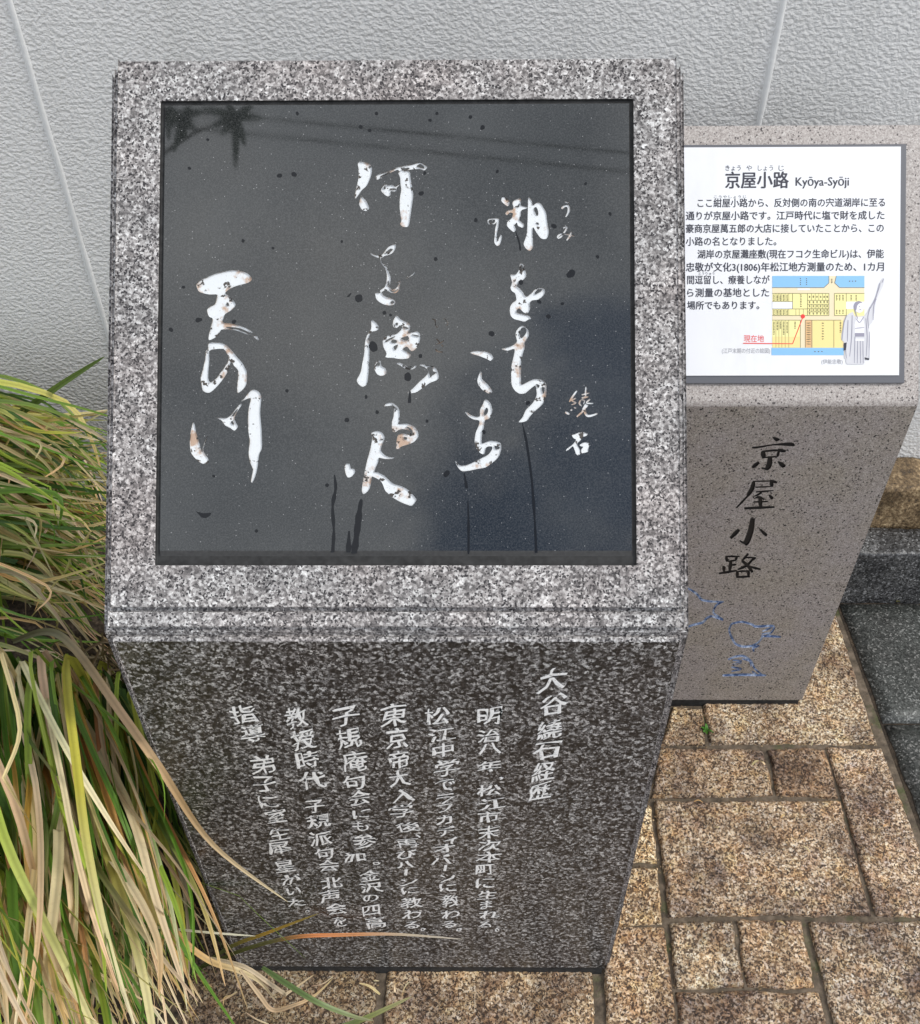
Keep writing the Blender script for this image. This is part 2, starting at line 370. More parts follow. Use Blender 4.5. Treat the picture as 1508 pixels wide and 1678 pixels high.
# ================================================================== SETTING
KX = .895                      # where golden paving meets the dark street paving
def slabs(name, quads, mat, tint, z=0, step=.0036, amp=.0030, seed=0, joint=.0, gap=0):
    """stone slabs with a rough split face; each quad is four ground points (x,y) in order"""
    mb = MB(); mb.c = []; rnd = random.Random(seed)
    for qi, q in enumerate(quads):
        q = [Vector(p[:2]) for p in q]
        cen = sum(q, Vector((0, 0)))/4
        nu = max(2, int(max((q[1]-q[0]).length, (q[2]-q[3]).length)/step)); nv = max(2, int(max((q[3]-q[0]).length, (q[2]-q[1]).length)/step))
        t = tint(rnd); off = Vector((rnd.random()*50, rnd.random()*50, 0)); dz = rnd.uniform(-.0015, .0015)
        lu, lv = (q[1]-q[0]).length, (q[3]-q[0]).length
        idx = []
        for j in range(nv+1):
            row = []
            for i in range(nu+1):
                u, v = i/nu, j/nv
                p = q[0]*(1-u)*(1-v)+q[1]*u*(1-v)+q[2]*u*v+q[3]*(1-u)*v
                e = min(u*lu, (1-u)*lu, v*lv, (1-v)*lv)          # distance to slab edge
                wob = noise.noise(Vector((p.x*24, p.y*24, qi*3.1)))*.0042+noise.noise(Vector((p.x*90, p.y*90, qi*3.1)))*.0014
                if e < .004: p = p+(cen-p).normalized()*wob
                h = noise.noise(Vector((p.x*80, p.y*80, qi))+off)*amp*.8 + noise.noise(Vector((p.x*190, p.y*190, 5))+off)*amp*.75 + noise.noise(Vector((p.x*9, p.y*9, 2))+off)*amp*.8
                edge = max(0, 1-(e+.0005)/.007)
                row.append(mb.vert((p.x, p.y, z+h+dz-.0065*edge**2))); mb.c.append(t)
            idx.append(row)
        for j in range(nv):
            for i in range(nu): mb.face((idx[j][i], idx[j][i+1], idx[j+1][i+1], idx[j+1][i]))
        ring = idx[0]+[r[-1] for r in idx[1:]]+idx[-1][::-1][1:]+[r[0] for r in idx[::-1][1:-1]]
        low = []
        for i in ring:
            x_, y_, z_ = mb.v[i]; low.append(mb.vert((x_, y_, z-.02))); mb.c.append(t)
        for a in range(len(ring)):
            b = (a+1) % len(ring); mb.face((ring[b], ring[a], low[a], low[b]))
    return mb.build(name, mat, smooth=True)

# pavers seen in the photo, corners read in a 2.752x view whose corner is (960,1150)
def pv(*pts): return [gnd(960+x/2.752, 1150+y/2.752) for x, y in pts]
X = 1
seen = [
 pv((345,185),(540,188),(526,28),(400,20)), [gnd(960+565/2.752, 1150+182/2.752), gnd(960+1312/2.752, 1150+182/2.752), (KX-.014, .792), (gnd(960+562/2.752, 1160).x, .792)], 
 pv((300,425),(848,412),(800,212),(345,202)), pv((868,412),(1138,425),(1078,208),(826,212)),
 pv((1318,958),(1620,965),(1332,207),(1097,207)), pv((382,960),(1288,955),(1148,445),(314,447)),
 pv((150,715),(318,716),(294,470),(180,470)), pv((100,996),(345,996),(325,745),(150,745)),
 pv((50,1500),(402,1500),(352,1014),(80,1014)), pv((408,1285),(712,1278),(660,988),(384,998)), pv((732,1280),(1032,1280),(974,982),(690,984)),
 pv((1130,1560),(1800,1560),(1632,990),(1014,990)), pv((430,1560),(1100,1560),(1052,1305),(412,1308)),
]
for i_ in (8, 11, 12):
    for j_ in (0, 1): seen[i_][j_] = (min(seen[i_][j_].x, KX-.014), -.412)
for i_ in (4, 5, 11):
    seen[i_] = [(min(p[0], KX-.014), p[1]) for p in seen[i_]]
def grow(q, d=.0014):
    c_ = Vector((sum(p[0] for p in q)/4, sum(p[1] for p in q)/4)); return [(p[0]+math.copysign(d, p[0]-c_.x), p[1]+math.copysign(d, p[1]-c_.y)) for p in q]
seen = [grow(q) for q in seen]
# slabs along the foot of the big monument
xl = lambda x, y: gnd(x, y)
a0, a1, a2_, a3 = gnd(632, 1640), gnd(982, 1640), gnd(385, 1640), gnd(620, 1640)
seen.append([(a0.x, -.42), (a1.x-.008, -.42), (a1.x-.008, .13), (a0.x, .13)])
seen.append([(a2_.x-.08, -.42), (a3.x-.004, -.42), (a3.x-.004, .13), (a2_.x-.08, .13)])
def gold(r):
    b = r.uniform(.84, 1.08); w_ = r.uniform(-.07, .05); return (b, b*(.97-w_*.3), b*(.93-w_*2), 1)
TT = iter([(1.12, 1.06, .92), (.95, .93, .88), (.74, .68, .62), (.68, .58, .50), (.98, .92, .88), (.88, .83, .78), (1.2, 1.16, 1.0), (1.08, 1.0, .84), (.90, .82, .74), (.96, .96, .92), (.88, .80, .72), (.80, .78, .77), (.86, .80, .76), (.98, .93, .84), (.55, .52, .46)])
slabs('pavement', seen, M['paver'], lambda r: tuple(1.1*x for x in next(TT))+(1,), seed=3)
# paving that carries on round the visible part
ext = []; rn = random.Random(5); y = -.42-.012
while y > -2.4:
    h = rn.choice((.15, .2, .27)); x = -2.2
    while x < KX-.02:
        wd = min(rn.choice((.14, .2, .28, .34)), KX-.016-x)
        if wd > .03: ext.append([(x, y-h+.012), (x+wd-.012, y-h+.012), (x+wd-.012, y), (x, y)])
        x += wd
    y -= h
y = .535
for h in (.255,):
    x = .05
    for wd in (.24, .24):
        ext.append([(x, y), (x+wd-.012, y), (x+wd-.012, y+h), (x, y+h)]); x += wd
for x0, x1, y0, y1 in ((.10, .29, .14, .53), (-.30, .09, .14, .53), (-.30, .03, .54, .79), (-.36, -.07, -.42, -.40)): ext.append([(x0, y0), (x1-.012, y0), (x1-.012, y1), (x0, y1)])
slabs('pavement', [e for e in ext if e[2][1]-e[0][1] > .03], M['paver'], gold, seed=9, step=.02, amp=.002)
for o in col.objects:
    if o.name.startswith('pavement'): tag(o, kind='structure')
mb = MB(); mb.poly([(-2.3, -2.5, -.0085), (KX-.003, -2.5, -.0085), (KX-.003, .86, -.0085), (-2.3, .86, -.0085)])
tag(mb.build('mortar_joints', M['mortar']), kind='structure')
# street paving, dark slabs
dk = []; y = .805-.004
for h in (.318, .40, .40, .40, .40, .40, .40):
    x = KX+.004
    for wd in (.62, .62, .62):
        dk.append([(x, y-h+.005), (x+wd-.005, y-h+.005), (x+wd-.005, y), (x, y)]); x += wd
    y -= h
slabs('dark_pavement', dk, M['dark_paver'], lambda r: (1, 1, 1, 1), z=.001, step=.03, amp=.0006, seed=2)
tag(bpy.data.objects['dark_pavement'], kind='structure')
mb = MB(); mb.poly([(-60, -60, -.03), (60, -60, -.03), (60, 60, -.03), (-60, 60, -.03)])
tag(mb.build('ground', M['dark_paver']), kind='structure')
mb = MB(); mb.poly([(KX-.003, -2.2, -.008), (2.9, -2.2, -.008), (2.9, .86, -.008), (KX-.003, .86, -.008)])
tag(mb.build('joint_bed', M['soil']), kind='structure')

def rough_block(mb, a, b, step=.012, amp=.004, seed=0, rnd_edge=.008):
    """a block whose faces are uneven like split stone"""
    bm = bmesh.new(); bmesh.ops.create_cube(bm, size=1)
    sz = Vector(b)-Vector(a); cen = (Vector(a)+Vector(b))/2
    for v in bm.verts: v.co = Vector([v.co[i]*sz[i] for i in range(3)])+cen
    bmesh.ops.bevel(bm, geom=bm.edges[:], offset=rnd_edge, segments=2, affect='EDGES', profile=.6)
    for ax in range(3):
        n = int(sz[ax]/step)
        for i in range(1, n):
            c_ = Vector(cen); c_[ax] = a[ax]+sz[ax]*i/n; nn = Vector((0, 0, 0)); nn[ax] = 1
            bmesh.ops.bisect_plane(bm, geom=bm.verts[:]+bm.edges[:]+bm.faces[:], plane_co=c_, plane_no=nn)
    bm.normal_update()
    nv = [(v, v.normal.copy()) for v in bm.verts]
    for v, n_ in nv:
        p = v.co; v.co = p+n_*(noise.noise(p*22+Vector((seed, 0, 0)))*amp+noise.noise(p*70+Vector((0, seed, 0)))*amp*.5)
    base = len(mb.v); bm.verts.index_update()
    for v in bm.verts: mb.vert(v.co)
    for f in bm.faces: mb.face([base+v.index for v in f.verts])
    bm.free()
# grey kerb stones and the brown stones behind them, at the foot of the wall
mb = MB()
for i, (x0, x1) in enumerate(((-.30, .42), (.425, 1.16), (1.165, 1.9), (1.905, 2.8))): rough_block(mb, (x0, .805, -.05), (x1, .889, .15), .018, .005, i*7)
tag(mb.build('kerb', M['kerb_grey'], smooth=True), kind='structure')
mb = MB()
for i, (x0, x1) in enumerate(((-.30, .55), (.555, 1.33), (1.335, 2.8))): rough_block(mb, (x0, .893, -.05), (x1, .998, .258), .018, .006, i*5+2)
tag(mb.build('stone_edging', M['kerb_brown'], smooth=True), kind='structure')
# planting bed on the left: soil and its edging stone
mb = MB(); nx, ny = 60, 44; idx = []
for j in range(ny+1):
    row = []
    for i in range(nx+1):
        x = -2.3+i/nx*1.98; y = -.30+j/ny*1.29
        z = .012+.012*noise.noise(Vector((x*9, y*9, 0)))+.012*noise.noise(Vector((x*25, y*25, 3)))
        if y > .64: z += .125
        elif y > .60: z += .10
        if x > -.40: z -= .02
        row.append(mb.vert((x, y, z)))
    idx.append(row)
for j in range(ny):
    for i in range(nx): mb.face((idx[j][i], idx[j][i+1], idx[j+1][i+1], idx[j+1][i]))
tag(mb.build('soil', M['soil'], smooth=True), kind='structure')
mb = MB(); rough_block(mb, (-.93, .575, -.02), (-.315, .665, .175), .018, .010, 31, .014)
tag(mb.build('edging_stone', M['stone_dark'], smooth=True), 'long rough brown stone edging the grass bed, half in shade behind the blades', 'stone')
mb = MB(); rough_block(mb, (-1.75, .58, -.02), (-.94, .67, .17), .025, .009, 47, .014)
tag(mb.build('edging_stone', M['stone_dark'], smooth=True), 'brown stone continuing the grass bed edge at the far left', 'stone')

# ------------------------------------------------------------------ wall
WY = 1.0
wall = empty('rendered_wall', (0, WY, 0), 'tall pale grey stucco wall with raised vertical seams behind the stones', 'wall')
mb = MB(); mb.box((-4, 0, -.05), (4.5, .2, 3.4)); mb.build('wall_face', M['stucco'], wall)
for sx in ((15, 0), (1285, 0)):
    x = atY(sx[0], sx[1], WY).x
    prof = [(-.0060, .0008), (-.0050, -.0009), (-.003, -.0020), (0, -.0025), (.003, -.0020), (.0045, -.0009), (.0055, .0008)]
    mb = MB(); rows = []; nz = 220
    for i in range(nz+1):
        z = -.04+3.4*i/nz; wob = noise.noise(Vector((x*7, 0, z*6)))*.002; h = 1+.35*noise.noise(Vector((x*3, 9, z*16)))
        rows.append([mb.vert((x+px_*h+wob, py_*h if py_ < 0 else py_, z)) for px_, py_ in prof])
    for a, b in zip(rows, rows[1:]):
        for i in range(len(prof)-1): mb.face((a[i], a[i+1], b[i+1], b[i]))
    mb.build('seam', M['seam'], wall, smooth=True)

# ================================================================== GRANITE MONUMENT
A = .7800; H = .8533; SL = .598; sA, cA = sin(A), cos(A); TH = tan(A)
mon = empty('stone_monument', (0, 0, 0), 'big pink grey granite monument with a sloping black poem plaque', 'monument')
def sp_(v, n): return (v*cA-n*sA, H+v*sA+n*cA)            # slope coordinates -> (y, z)
def to_slope(n0): return lambda u, v, n: (u, *sp_(v, n0+n))
def px_slope(px, py):
    h = hit(px, py, (0, 0, H), (0, -sA, cA)); return (h.x, h.y/cA)
def prof_inset(i, back, z0):
    topz = H+back*TH-i/cA
    return [(i, z0), (i, H+i*(sA-1)/cA), (back, topz), (back, z0)]
mb = MB()
mb.prism(prof_inset(0.0075, .4205, .0240)[::-1], -.300, .300)
pi_ = prof_inset(.0038, .4218, .0235)
mb.prism(([(.0038, .0235), (.0038, H-.019), sp_(.036, -.012), sp_(.036, -.0038)]+pi_[2:])[::-1], -.2962, .2962)
bar_ = [sp_(.0072, -.0010), sp_(.0226, -.0010), sp_(.0226, -.016), sp_(.0150, -.016), sp_(.0072, -.0050)]
mb.prism(bar_, -.2940, .2940)
# main block with recess for the plaque
VP0, VP1, UP0 = .0708, .5548, .2462          # plaque opening
hw = .2912; pv0, pv1 = .0275, SL
yT, zT = sp_(pv1, 0)
pr = [(0, .0230), (0, H-.0115), (.0030, H-.0085), (.016, H-.014), sp_(pv0-.0003, -.0085), sp_(pv0, 0), (yT, zT), (yT, .0230)]
L_ = [mb.vert((-hw, y, z)) for y, z in pr]; R_ = [mb.vert((hw, y, z)) for y, z in pr]
n_ = len(pr)
for i in range(n_):
    j = (i+1) % n_
    if i == 5: continue
    mb.face((L_[i], R_[i], R_[j], L_[j]), 1 if i == 0 else 0)
mb.face(L_[::-1]); mb.face(R_)
o4 = [L_[5], R_[5], R_[6], L_[6]]
rc = [(-UP0, VP0), (UP0, VP0), (UP0, VP1), (-UP0, VP1)]
i4 = [mb.vert((u, *sp_(v, 0))) for u, v in rc]; d4 = [mb.vert((u, *sp_(v, -.0036))) for u, v in rc]
for i in range(4):
    j = (i+1) % 4; mb.face((o4[i], o4[j], i4[j], i4[i])); mb.face((i4[i], i4[j], d4[j], d4[i]), 2)
mb.face(d4, 2)
body = mb.build('block', [M['granite_rough'], M['granite_polish'], M['shade_plinth']], mon)
bevel(body, .0013, 2, 40)
mb = MB(); mb.box((-.290, .0025, -.02), (.290, .415, .0245)); mb.build('shade_plinth', M['shade_plinth'], mon)  # flush dark band, its colour painting the shadow under the block

# traced calligraphy: (view origin, scale, outlines with islands / brush strokes)
CAL = [
 (570, 250, 10.053, [
  ([(165,170),(205,140),(300,155),(375,195),(395,260),(390,350),(355,450),(305,545),(240,600),(190,670),(130,750),(112,715),(135,600),(165,470),(180,350),(175,260)], []),
  ([(225,710),(285,760),(325,830),(352,910),(310,955),(235,935),(200,880),(182,830),(200,770)], []),
  ([(460,385),(520,345),(700,290),(850,225),(1050,185),(1180,150),(1250,180),(1310,235),(1260,285),(1190,265),(1100,265),(1030,275),(860,300),(820,275),(680,335),(560,400),(490,440),(462,415)], [[(1135,215),(1190,180),(1250,215),(1262,250),(1200,238)],[(540,392),(690,318),(685,308),(545,375)],[(890,262),(1000,240),(1010,258),(900,280)]]),
  ([(545,600),(575,545),(625,505),(660,535),(720,525),(790,545),(858,500),(862,520),(805,575),(800,620),(770,635),(705,630),(705,690),(660,715),(600,680),(560,640)], [[(690,585),(780,580),(780,596),(700,604)],[(590,560),(620,540),(620,580),(600,590)]]),
  ([(830,325),(860,300),(990,290),(1025,315),(1035,420),(1060,560),(1080,690),(1065,820),(1045,960),(1030,1060),(1015,1150),(990,1215),(910,1215),(860,1170),(885,1110),(870,1030),(855,900),(858,740),(880,600),(865,500),(860,400)], []),
 ]),
 (590, 390, 10.053, [
  ([(165,225),(200,250),(270,278),(350,268),(390,235),(440,160),(500,110),(585,92),(585,160),(550,230),(480,270),(400,290),(360,320),(290,315),(215,290),(175,260)], [[(415,240),(495,170),(540,178),(490,222)]]),
  [(340,320),(340,370),(360,420)],
  ([(350,405),(400,420),(445,480),(480,560),(505,650),(500,740),(485,770),(480,800),(530,840),(580,830),(620,790),(640,730),(605,738),(660,695),(665,740),(650,800),(640,860),(590,900),(520,900),(460,870),(440,840),(380,870),(340,890),(330,850),(400,800),(425,740),(440,650),(435,560),(410,490),(365,430)], [[(468,690),(482,755),(455,785)],[(482,838),(540,866),(605,850),(590,870),(520,880)]]),
  [(895,555),(880,590),(760,660)],
  ([(250,910),(280,890),(320,900),(350,880),(380,930),(440,970),(510,985),(570,1020),(585,1060),(560,1090),(490,1105),(400,1090),(320,1050),(270,1000)], [[(500,1045),(545,1030),(560,1060),(515,1070)]]),
 ]),
 (570, 510, 8.871, [
  ([(340,115),(390,140),(440,200),(450,250),(410,280),(360,290),(325,320),(305,375),(285,400),(310,430),(315,560),(310,760),(295,950),(275,1060),(215,1095),(160,1060),(130,995),(180,900),(210,760),(235,600),(250,450),(270,370),(300,310),(340,250),(338,180)], []),
  ([(715,55),(770,110),(850,145),(905,190),(900,260),(880,310),(1010,285),(1050,330),(1050,400),(1025,500),(970,560),(920,575),(860,510),(800,550),(900,610),(915,640),(880,680),(770,692),(660,675),(550,665),(565,610),(520,520),(505,420),(545,365),(640,335),(700,325),(770,270),(790,225),(755,200),(720,235),(680,235),(655,200),(660,130),(690,80)],
   [[(695,165),(730,165),(725,195),(695,195)],[(805,212),(880,235),(862,250),(805,228)],[(775,385),(870,355),(890,400),(850,425),(790,405)],[(665,510),(730,480),(692,560)],[(630,425),(670,405),(715,425),(700,455),(640,450)],[(542,430),(600,392),(690,357),(640,397),(560,440)],[(935,332),(1025,347),(1030,365),(945,345)]]),
  ([(400,750),(445,712),(475,720),(490,790),(550,830),(560,900),(500,935),(430,915),(385,830)], [[(410,775),(450,735),(465,750),(460,790)]]),
  ([(690,750),(760,745),(820,775),(910,800),(1000,780),(980,820),(905,850),(830,830),(770,790)], [[(800,787),(905,818),(965,797),(905,830)]]),
  ([(1040,780),(1110,765),(1150,790),(1240,795),(1300,850),(1325,950),(1290,1000),(1190,1040),(1080,1120),(980,1180),(860,1190),(920,1140),(1030,1030),(1140,930),(1170,880),(1120,810)], [[(1150,815),(1230,805),(1240,870),(1290,885),(1230,930),(1200,960),(1182,880)]]),
 ]),
 (550, 650, 10.053, [
  ([(800,155),(830,115),(910,95),(980,120),(1040,190),(1055,280),(1050,400),(1045,440),(1180,445),(1280,480),(1350,560),(1365,650),(1310,730),(1210,780),(1110,810),(1065,830),(1045,855),(1000,850),(1005,720),(1030,630),(1100,605),(1190,620),(1235,600),(1200,550),(1100,530),(1030,550),(990,580),(940,570),(925,500),(930,400),(955,320),(960,200),(930,150),(860,150)], [[(1120,665),(1170,665),(1180,690),(1140,705)],[(925,120),(1015,200),(1000,212),(935,140)],[(1160,490),(1215,505),(1270,560),(1260,620),(1235,580),(1200,525)]]),
 ]),
 (560, 700, 10.771, [
  ([(48,694),(91,640),(144,651),(160,726),(214,726),(235,790),(182,865),(107,886),(64,801)], []),
  ([(520,110),(550,75),(640,65),(710,90),(755,160),(750,220),(720,290),(690,400),(720,450),(780,500),(870,530),(940,530),(900,555),(780,560),(700,545),(655,540),(640,620),(590,740),(580,790),(640,795),(760,860),(900,990),(1060,1040),(1180,1110),(1280,1220),(1320,1290),(1240,1385),(1150,1365),(1040,1320),(900,1240),(770,1120),(730,1020),(680,940),(590,890),(535,870),(520,940),(500,1060),(460,1130),(385,1180),(355,1120),(375,950),(410,760),(450,580),(500,400),(530,260),(540,180)], [[(550,120),(580,125),(575,145)],[(675,210),(725,200),(715,225)]]),
 ]),
 (790, 310, 9.425, [
  ([(320,100),(380,130),(425,190),(420,240),(390,255),(310,190),(300,150)], []),
  ([(95,450),(250,440),(265,480),(255,580),(230,690),(240,800),(285,700),(310,705),(300,790),(270,860),(225,865),(190,810),(200,700),(205,600),(220,545),(228,500),(200,530),(100,535)], [[(112,470),(200,465),(190,510),(112,515)]]),
  ([(470,210),(500,165),(590,135),(605,170),(605,240),(700,265),(690,290),(610,320),(600,400),(575,470),(640,520),(650,560),(630,590),(560,560),(540,510),(505,550),(525,620),(490,655),(430,610),(385,550),(400,490),(460,440),(480,370),(430,355),(390,395),(360,370),(400,320),(480,300),(485,255)], [[(512,257),(550,252),(580,210),(572,268)]]),
  ([(715,130),(730,115),(770,170),(790,240),(850,195),(910,215),(970,300),(1000,400),(1010,510),(1035,640),(1020,730),(980,765),(910,750),(840,660),(790,580),(785,700),(790,880),(745,945),(690,920),(645,840),(690,700),(705,500),(710,300)], [[(805,290),(840,270),(870,340),(865,395),(835,380)],[(835,510),(870,510),(880,540)]]),
  ([(1270,180),(1320,188),(1360,205),(1300,208)], []),
  ([(1225,270),(1280,238),(1340,230),(1365,290),(1355,350),(1310,420),(1290,415),(1320,350),(1325,280),(1290,265),(1240,302)], []),
  ([(1255,592),(1310,572),(1300,622),(1230,720),(1180,745),(1180,715),(1230,682),(1310,692),(1432,720)], 30), ([(1385,650),(1360,720),(1308,785)], 30),
 ]),
 (820, 420, 13.98, [
  ([(450,155),(510,160),(555,200),(560,280),(600,380),(595,450),(540,520),(450,570),(400,620),(385,680),(450,730),(520,810),(560,880),(620,910),(700,840),(790,750),(880,710),(970,715),(1020,760),(1020,840),(960,920),(860,985),(740,1000),(690,1040),(685,1110),(685,1200),(650,1280),(600,1305),(520,1265),(450,1190),(400,1195),(370,1260),(400,1290),(560,1325),(640,1345),(690,1385),(710,1430),(650,1440),(560,1490),(450,1465),(320,1430),(240,1350),(220,1240),(240,1120),(300,1040),(370,990),(350,870),(330,830),(270,790),(235,710),(270,600),(250,500),(230,400),(310,410),(370,400),(420,320),(440,250)], [[(482,205),(512,205),(518,270),(495,302),(478,262)],[(800,812),(860,752),(950,740),(950,780),(880,830),(800,868)]]),
 ]),
 (800, 520, 9.323, [
  ([(500,130),(545,125),(600,160),(625,210),(620,280),(580,350),(560,390),(565,450),(530,560),(505,700),(505,900),(510,1020),(590,990),(680,945),(780,940),(850,960),(890,1020),(895,1130),(880,1240),(820,1340),(740,1410),(660,1490),(590,1580),(470,1600),(530,1520),(580,1410),(680,1310),(740,1200),(740,1110),(720,1040),(650,1090),(570,1155),(490,1165),(420,1125),(370,1050),(355,950),(360,740),(390,600),(405,480),(300,505),(200,480),(280,460),(370,430),(440,370),(435,320),(420,260),(440,190)], [[(505,165),(560,150),(588,195),(575,250),(520,305),(487,250)],[(820,1065),(865,1070),(858,1150),(840,1150)],[(735,1015),(790,1035),(770,1075)]]),
 ]),
 (730, 560, 7.293, [
  ([(295,125),(350,105),(420,105),(500,115),(555,150),(575,190),(540,225),(490,200),(400,165),(330,145)], []),
  ([(420,350),(435,370),(440,440),(500,500),(550,560),(560,600),(520,615),(460,590),(400,520),(382,460),(400,400)], []),
  ([(470,690),(500,690),(540,730),(560,800),(555,870),(520,920),(475,935),(460,1020),(440,1090),(435,1170),(440,1215),(520,1185),(600,1185),(660,1210),(670,1280),(640,1370),(570,1440),(480,1500),(380,1520),(280,1540),(200,1545),(150,1500),(115,1430),(125,1425),(170,1475),(240,1475),(330,1440),(440,1385),(520,1340),(560,1280),(555,1250),(490,1260),(465,1340),(420,1330),(370,1270),(350,1180),(365,1080),(400,1000),(405,940),(330,925),(265,880),(235,840),(255,840),(320,880),(410,890),(415,810),(450,740)], [[(462,850),(490,785),(510,805),(505,850),(472,878)],[(590,1240),(650,1255),(640,1280),(600,1280)]]),
 ]),
 (915, 625, 12.91, [
  ([(400,190),(300,330),(240,430)], 42), ([(380,350),(290,400),(380,450),(280,490)], 30), ([(255,580),(305,610)], 48), ([(150,645),(245,690)], 52), ([(340,540),(385,565)], 38),
  ([(590,105),(580,350)], 40), ([(500,280),(660,240)], 32), ([(500,345),(645,320)], 42), ([(480,385),(450,460),(500,520)], 36), ([(490,380),(560,400),(540,480)], 26), ([(680,370),(600,450),(745,460)], 36),
  ([(590,470),(540,570),(510,640),(395,745)], 46), ([(560,560),(570,650),(620,720),(700,720),(835,675)], 54), ([(625,490),(560,570)], 54),
  ([(285,1100),(330,1120),(430,1080),(510,1060),(630,1110),(590,1150),(520,1180),(470,1250),(400,1320),(460,1430),(470,1530),(420,1560),(380,1530),(340,1420),(310,1370),(240,1430),(165,1470),(200,1410),(300,1340),(380,1235),(330,1200),(295,1150)], []),
  ([(455,1340),(540,1290),(620,1290),(670,1330),(635,1440),(640,1480),(590,1500),(500,1515),(490,1440),(530,1380),(480,1370)], []),
 ]),
 (310, 435, 11.6, [
  ([(135,340),(220,270),(400,190),(560,130),(760,90),(900,85),(1030,110),(1140,170),(1190,260),(1120,320),(980,360),(870,390),(750,450),(680,520),(740,560),(820,640),(880,745),(800,840),(680,920),(650,1000),(635,1075),(780,1095),(920,1130),(1080,1190),(1190,1250),(1205,1275),(1140,1262),(1000,1200),(900,1175),(700,1160),(760,1190),(900,1210),(1060,1270),(1150,1305),(1080,1300),(950,1250),(800,1215),(610,1215),(560,1310),(480,1370),(385,1415),(365,1370),(390,1230),(430,1080),(440,1000),(380,970),(345,900),(340,830),(400,770),(490,720),(520,600),(520,545),(380,545),(200,500),(150,430)], [[(715,692),(748,720),(753,752),(702,752)],[(732,388),(795,375),(760,415)]]),
  ([(1200,1330),(1290,1340),(1325,1425),(1260,1380)], []),
 ]),
 (300, 550, 10.771, [
  ([(430,165),(460,120),(620,115),(740,150),(840,240),(940,360),(1050,490),(1115,620),(1125,740),(1115,850),(1070,930),(960,1010),(955,880),(970,630),(900,530),(840,450),(830,520),(760,680),(660,820),(560,930),(470,1000),(400,1000),(340,960),(320,880),(310,720),(350,580),(380,430),(400,270),(440,220)], [[(460,265),(560,235),(710,230),(770,310),(805,390),(780,470),(680,620),(580,750),(480,820),(440,740),(450,560),(462,430)]]),
 ]),
 (300, 630, 9.871, [
  ([(160,595),(185,650),(210,780),(255,930),(290,1060),(300,1080),(340,950),(385,840),(395,840),(350,960),(325,1060),(350,1120),(400,1190),(415,1250),(370,1285),(290,1270),(200,1200),(130,1110),(108,980),(110,850),(130,720)], []),
  ([(540,540),(600,535),(700,540),(780,480),(860,380),(930,305),(945,330),(880,430),(830,540),(850,610),(885,680),(830,745),(760,700),(680,660),(620,580)], [[(790,500),(870,395),(880,405),(815,500)],[(770,600),(800,590),(820,640),(790,640)]]),
  ([(940,270),(1000,210),(1070,110),(1140,75),(1220,110),(1260,190),(1260,280),(1245,450),(1265,700),(1275,950),(1270,1040),(1230,1130),(1210,1280),(1190,1400),(1160,1500),(1115,1590),(1095,1540),(1130,1380),(1090,1290),(1060,1150),(1065,1000),(1075,900),(1050,700),(1050,450),(1080,300),(1090,220),(1020,235)], []),
 ]),
]
BARE = [(690, 505, 20.97, [([(370,360),(480,400),(500,560),(560,650),(600,540)], 36), ([(760,380),(820,340),(930,500),(880,590)], 34), ([(530,1040),(620,1140),(650,1190)], 46), ([(490,1225),(660,1190),(790,1100)], 38), ([(700,1240),(765,1310)], 48), ([(500,1390),(560,1470),(750,1500)], 56)])]
def trace(table, mapper, default_w=16, base=0, one=None):
    res = []
    for gi, (ox, oy, s, items) in enumerate(table):
        key = one if one else base+gi
        cv = lambda pts: [mapper(ox+x/s, oy+y/s) for x, y in pts]
        for it in items:
            if isinstance(it, list): res.append((cv(stroke(it, default_w)), [], key))
            elif isinstance(it[1], (int, float)): res.append((cv(stroke(it[0], it[1])), [], key))
            else: res.append((cv(smooth(it[0])), [cv(smooth(q, 2)) for q in it[1]], key))
    return res
white = trace(CAL, px_slope); bare = trace(BARE, px_slope, base=100)
PN = -.0012                                    # plaque face lies just below the frame
g_ = .0042
pu, v0, v1 = UP0-g_, VP0+g_, VP1-g_
top, fl = MB(), {}
vb = v0+.0105                                   # top of the bevelled lower edge
engrave([(-pu, vb), (pu, vb), (pu, v1), (-pu, v1)], white+bare, {0: .0017, 5: .0013, 9: .0008, 100: .001}, to_slope(PN), top, fl)
ts = to_slope(PN)
def q_(*p): top.poly([ts(*x) for x in p], 1)
q_((-pu, v0, -.0045), (pu, v0, -.0045), (pu, vb, 0), (-pu, vb, 0))
q_((-pu, v0, -.013), (pu, v0, -.013), (pu, v0, -.0045), (-pu, v0, -.0045))
q_((pu, v0, -.013), (pu, v1, -.013), (pu, v1, 0), (pu, vb, 0), (pu, v0, -.0045))
q_((-pu, v1, -.013), (-pu, v0, -.013), (-pu, v0, -.0045), (-pu, vb, 0), (-pu, v1, 0))
q_((pu, v1, -.013), (-pu, v1, -.013), (-pu, v1, 0), (pu, v1, 0))
plaque = top.build('plaque', [M['plaque'], M['plaque_edge']], mon)
for key, fm in fl.items():
    o = fm.build('brush_character', [M['cut_bare' if key >= 100 else 'paint_white'], M['cut_wall']], plaque)
    if key >= 100: tag(o, 'small reading aid cut in bare stone without paint')

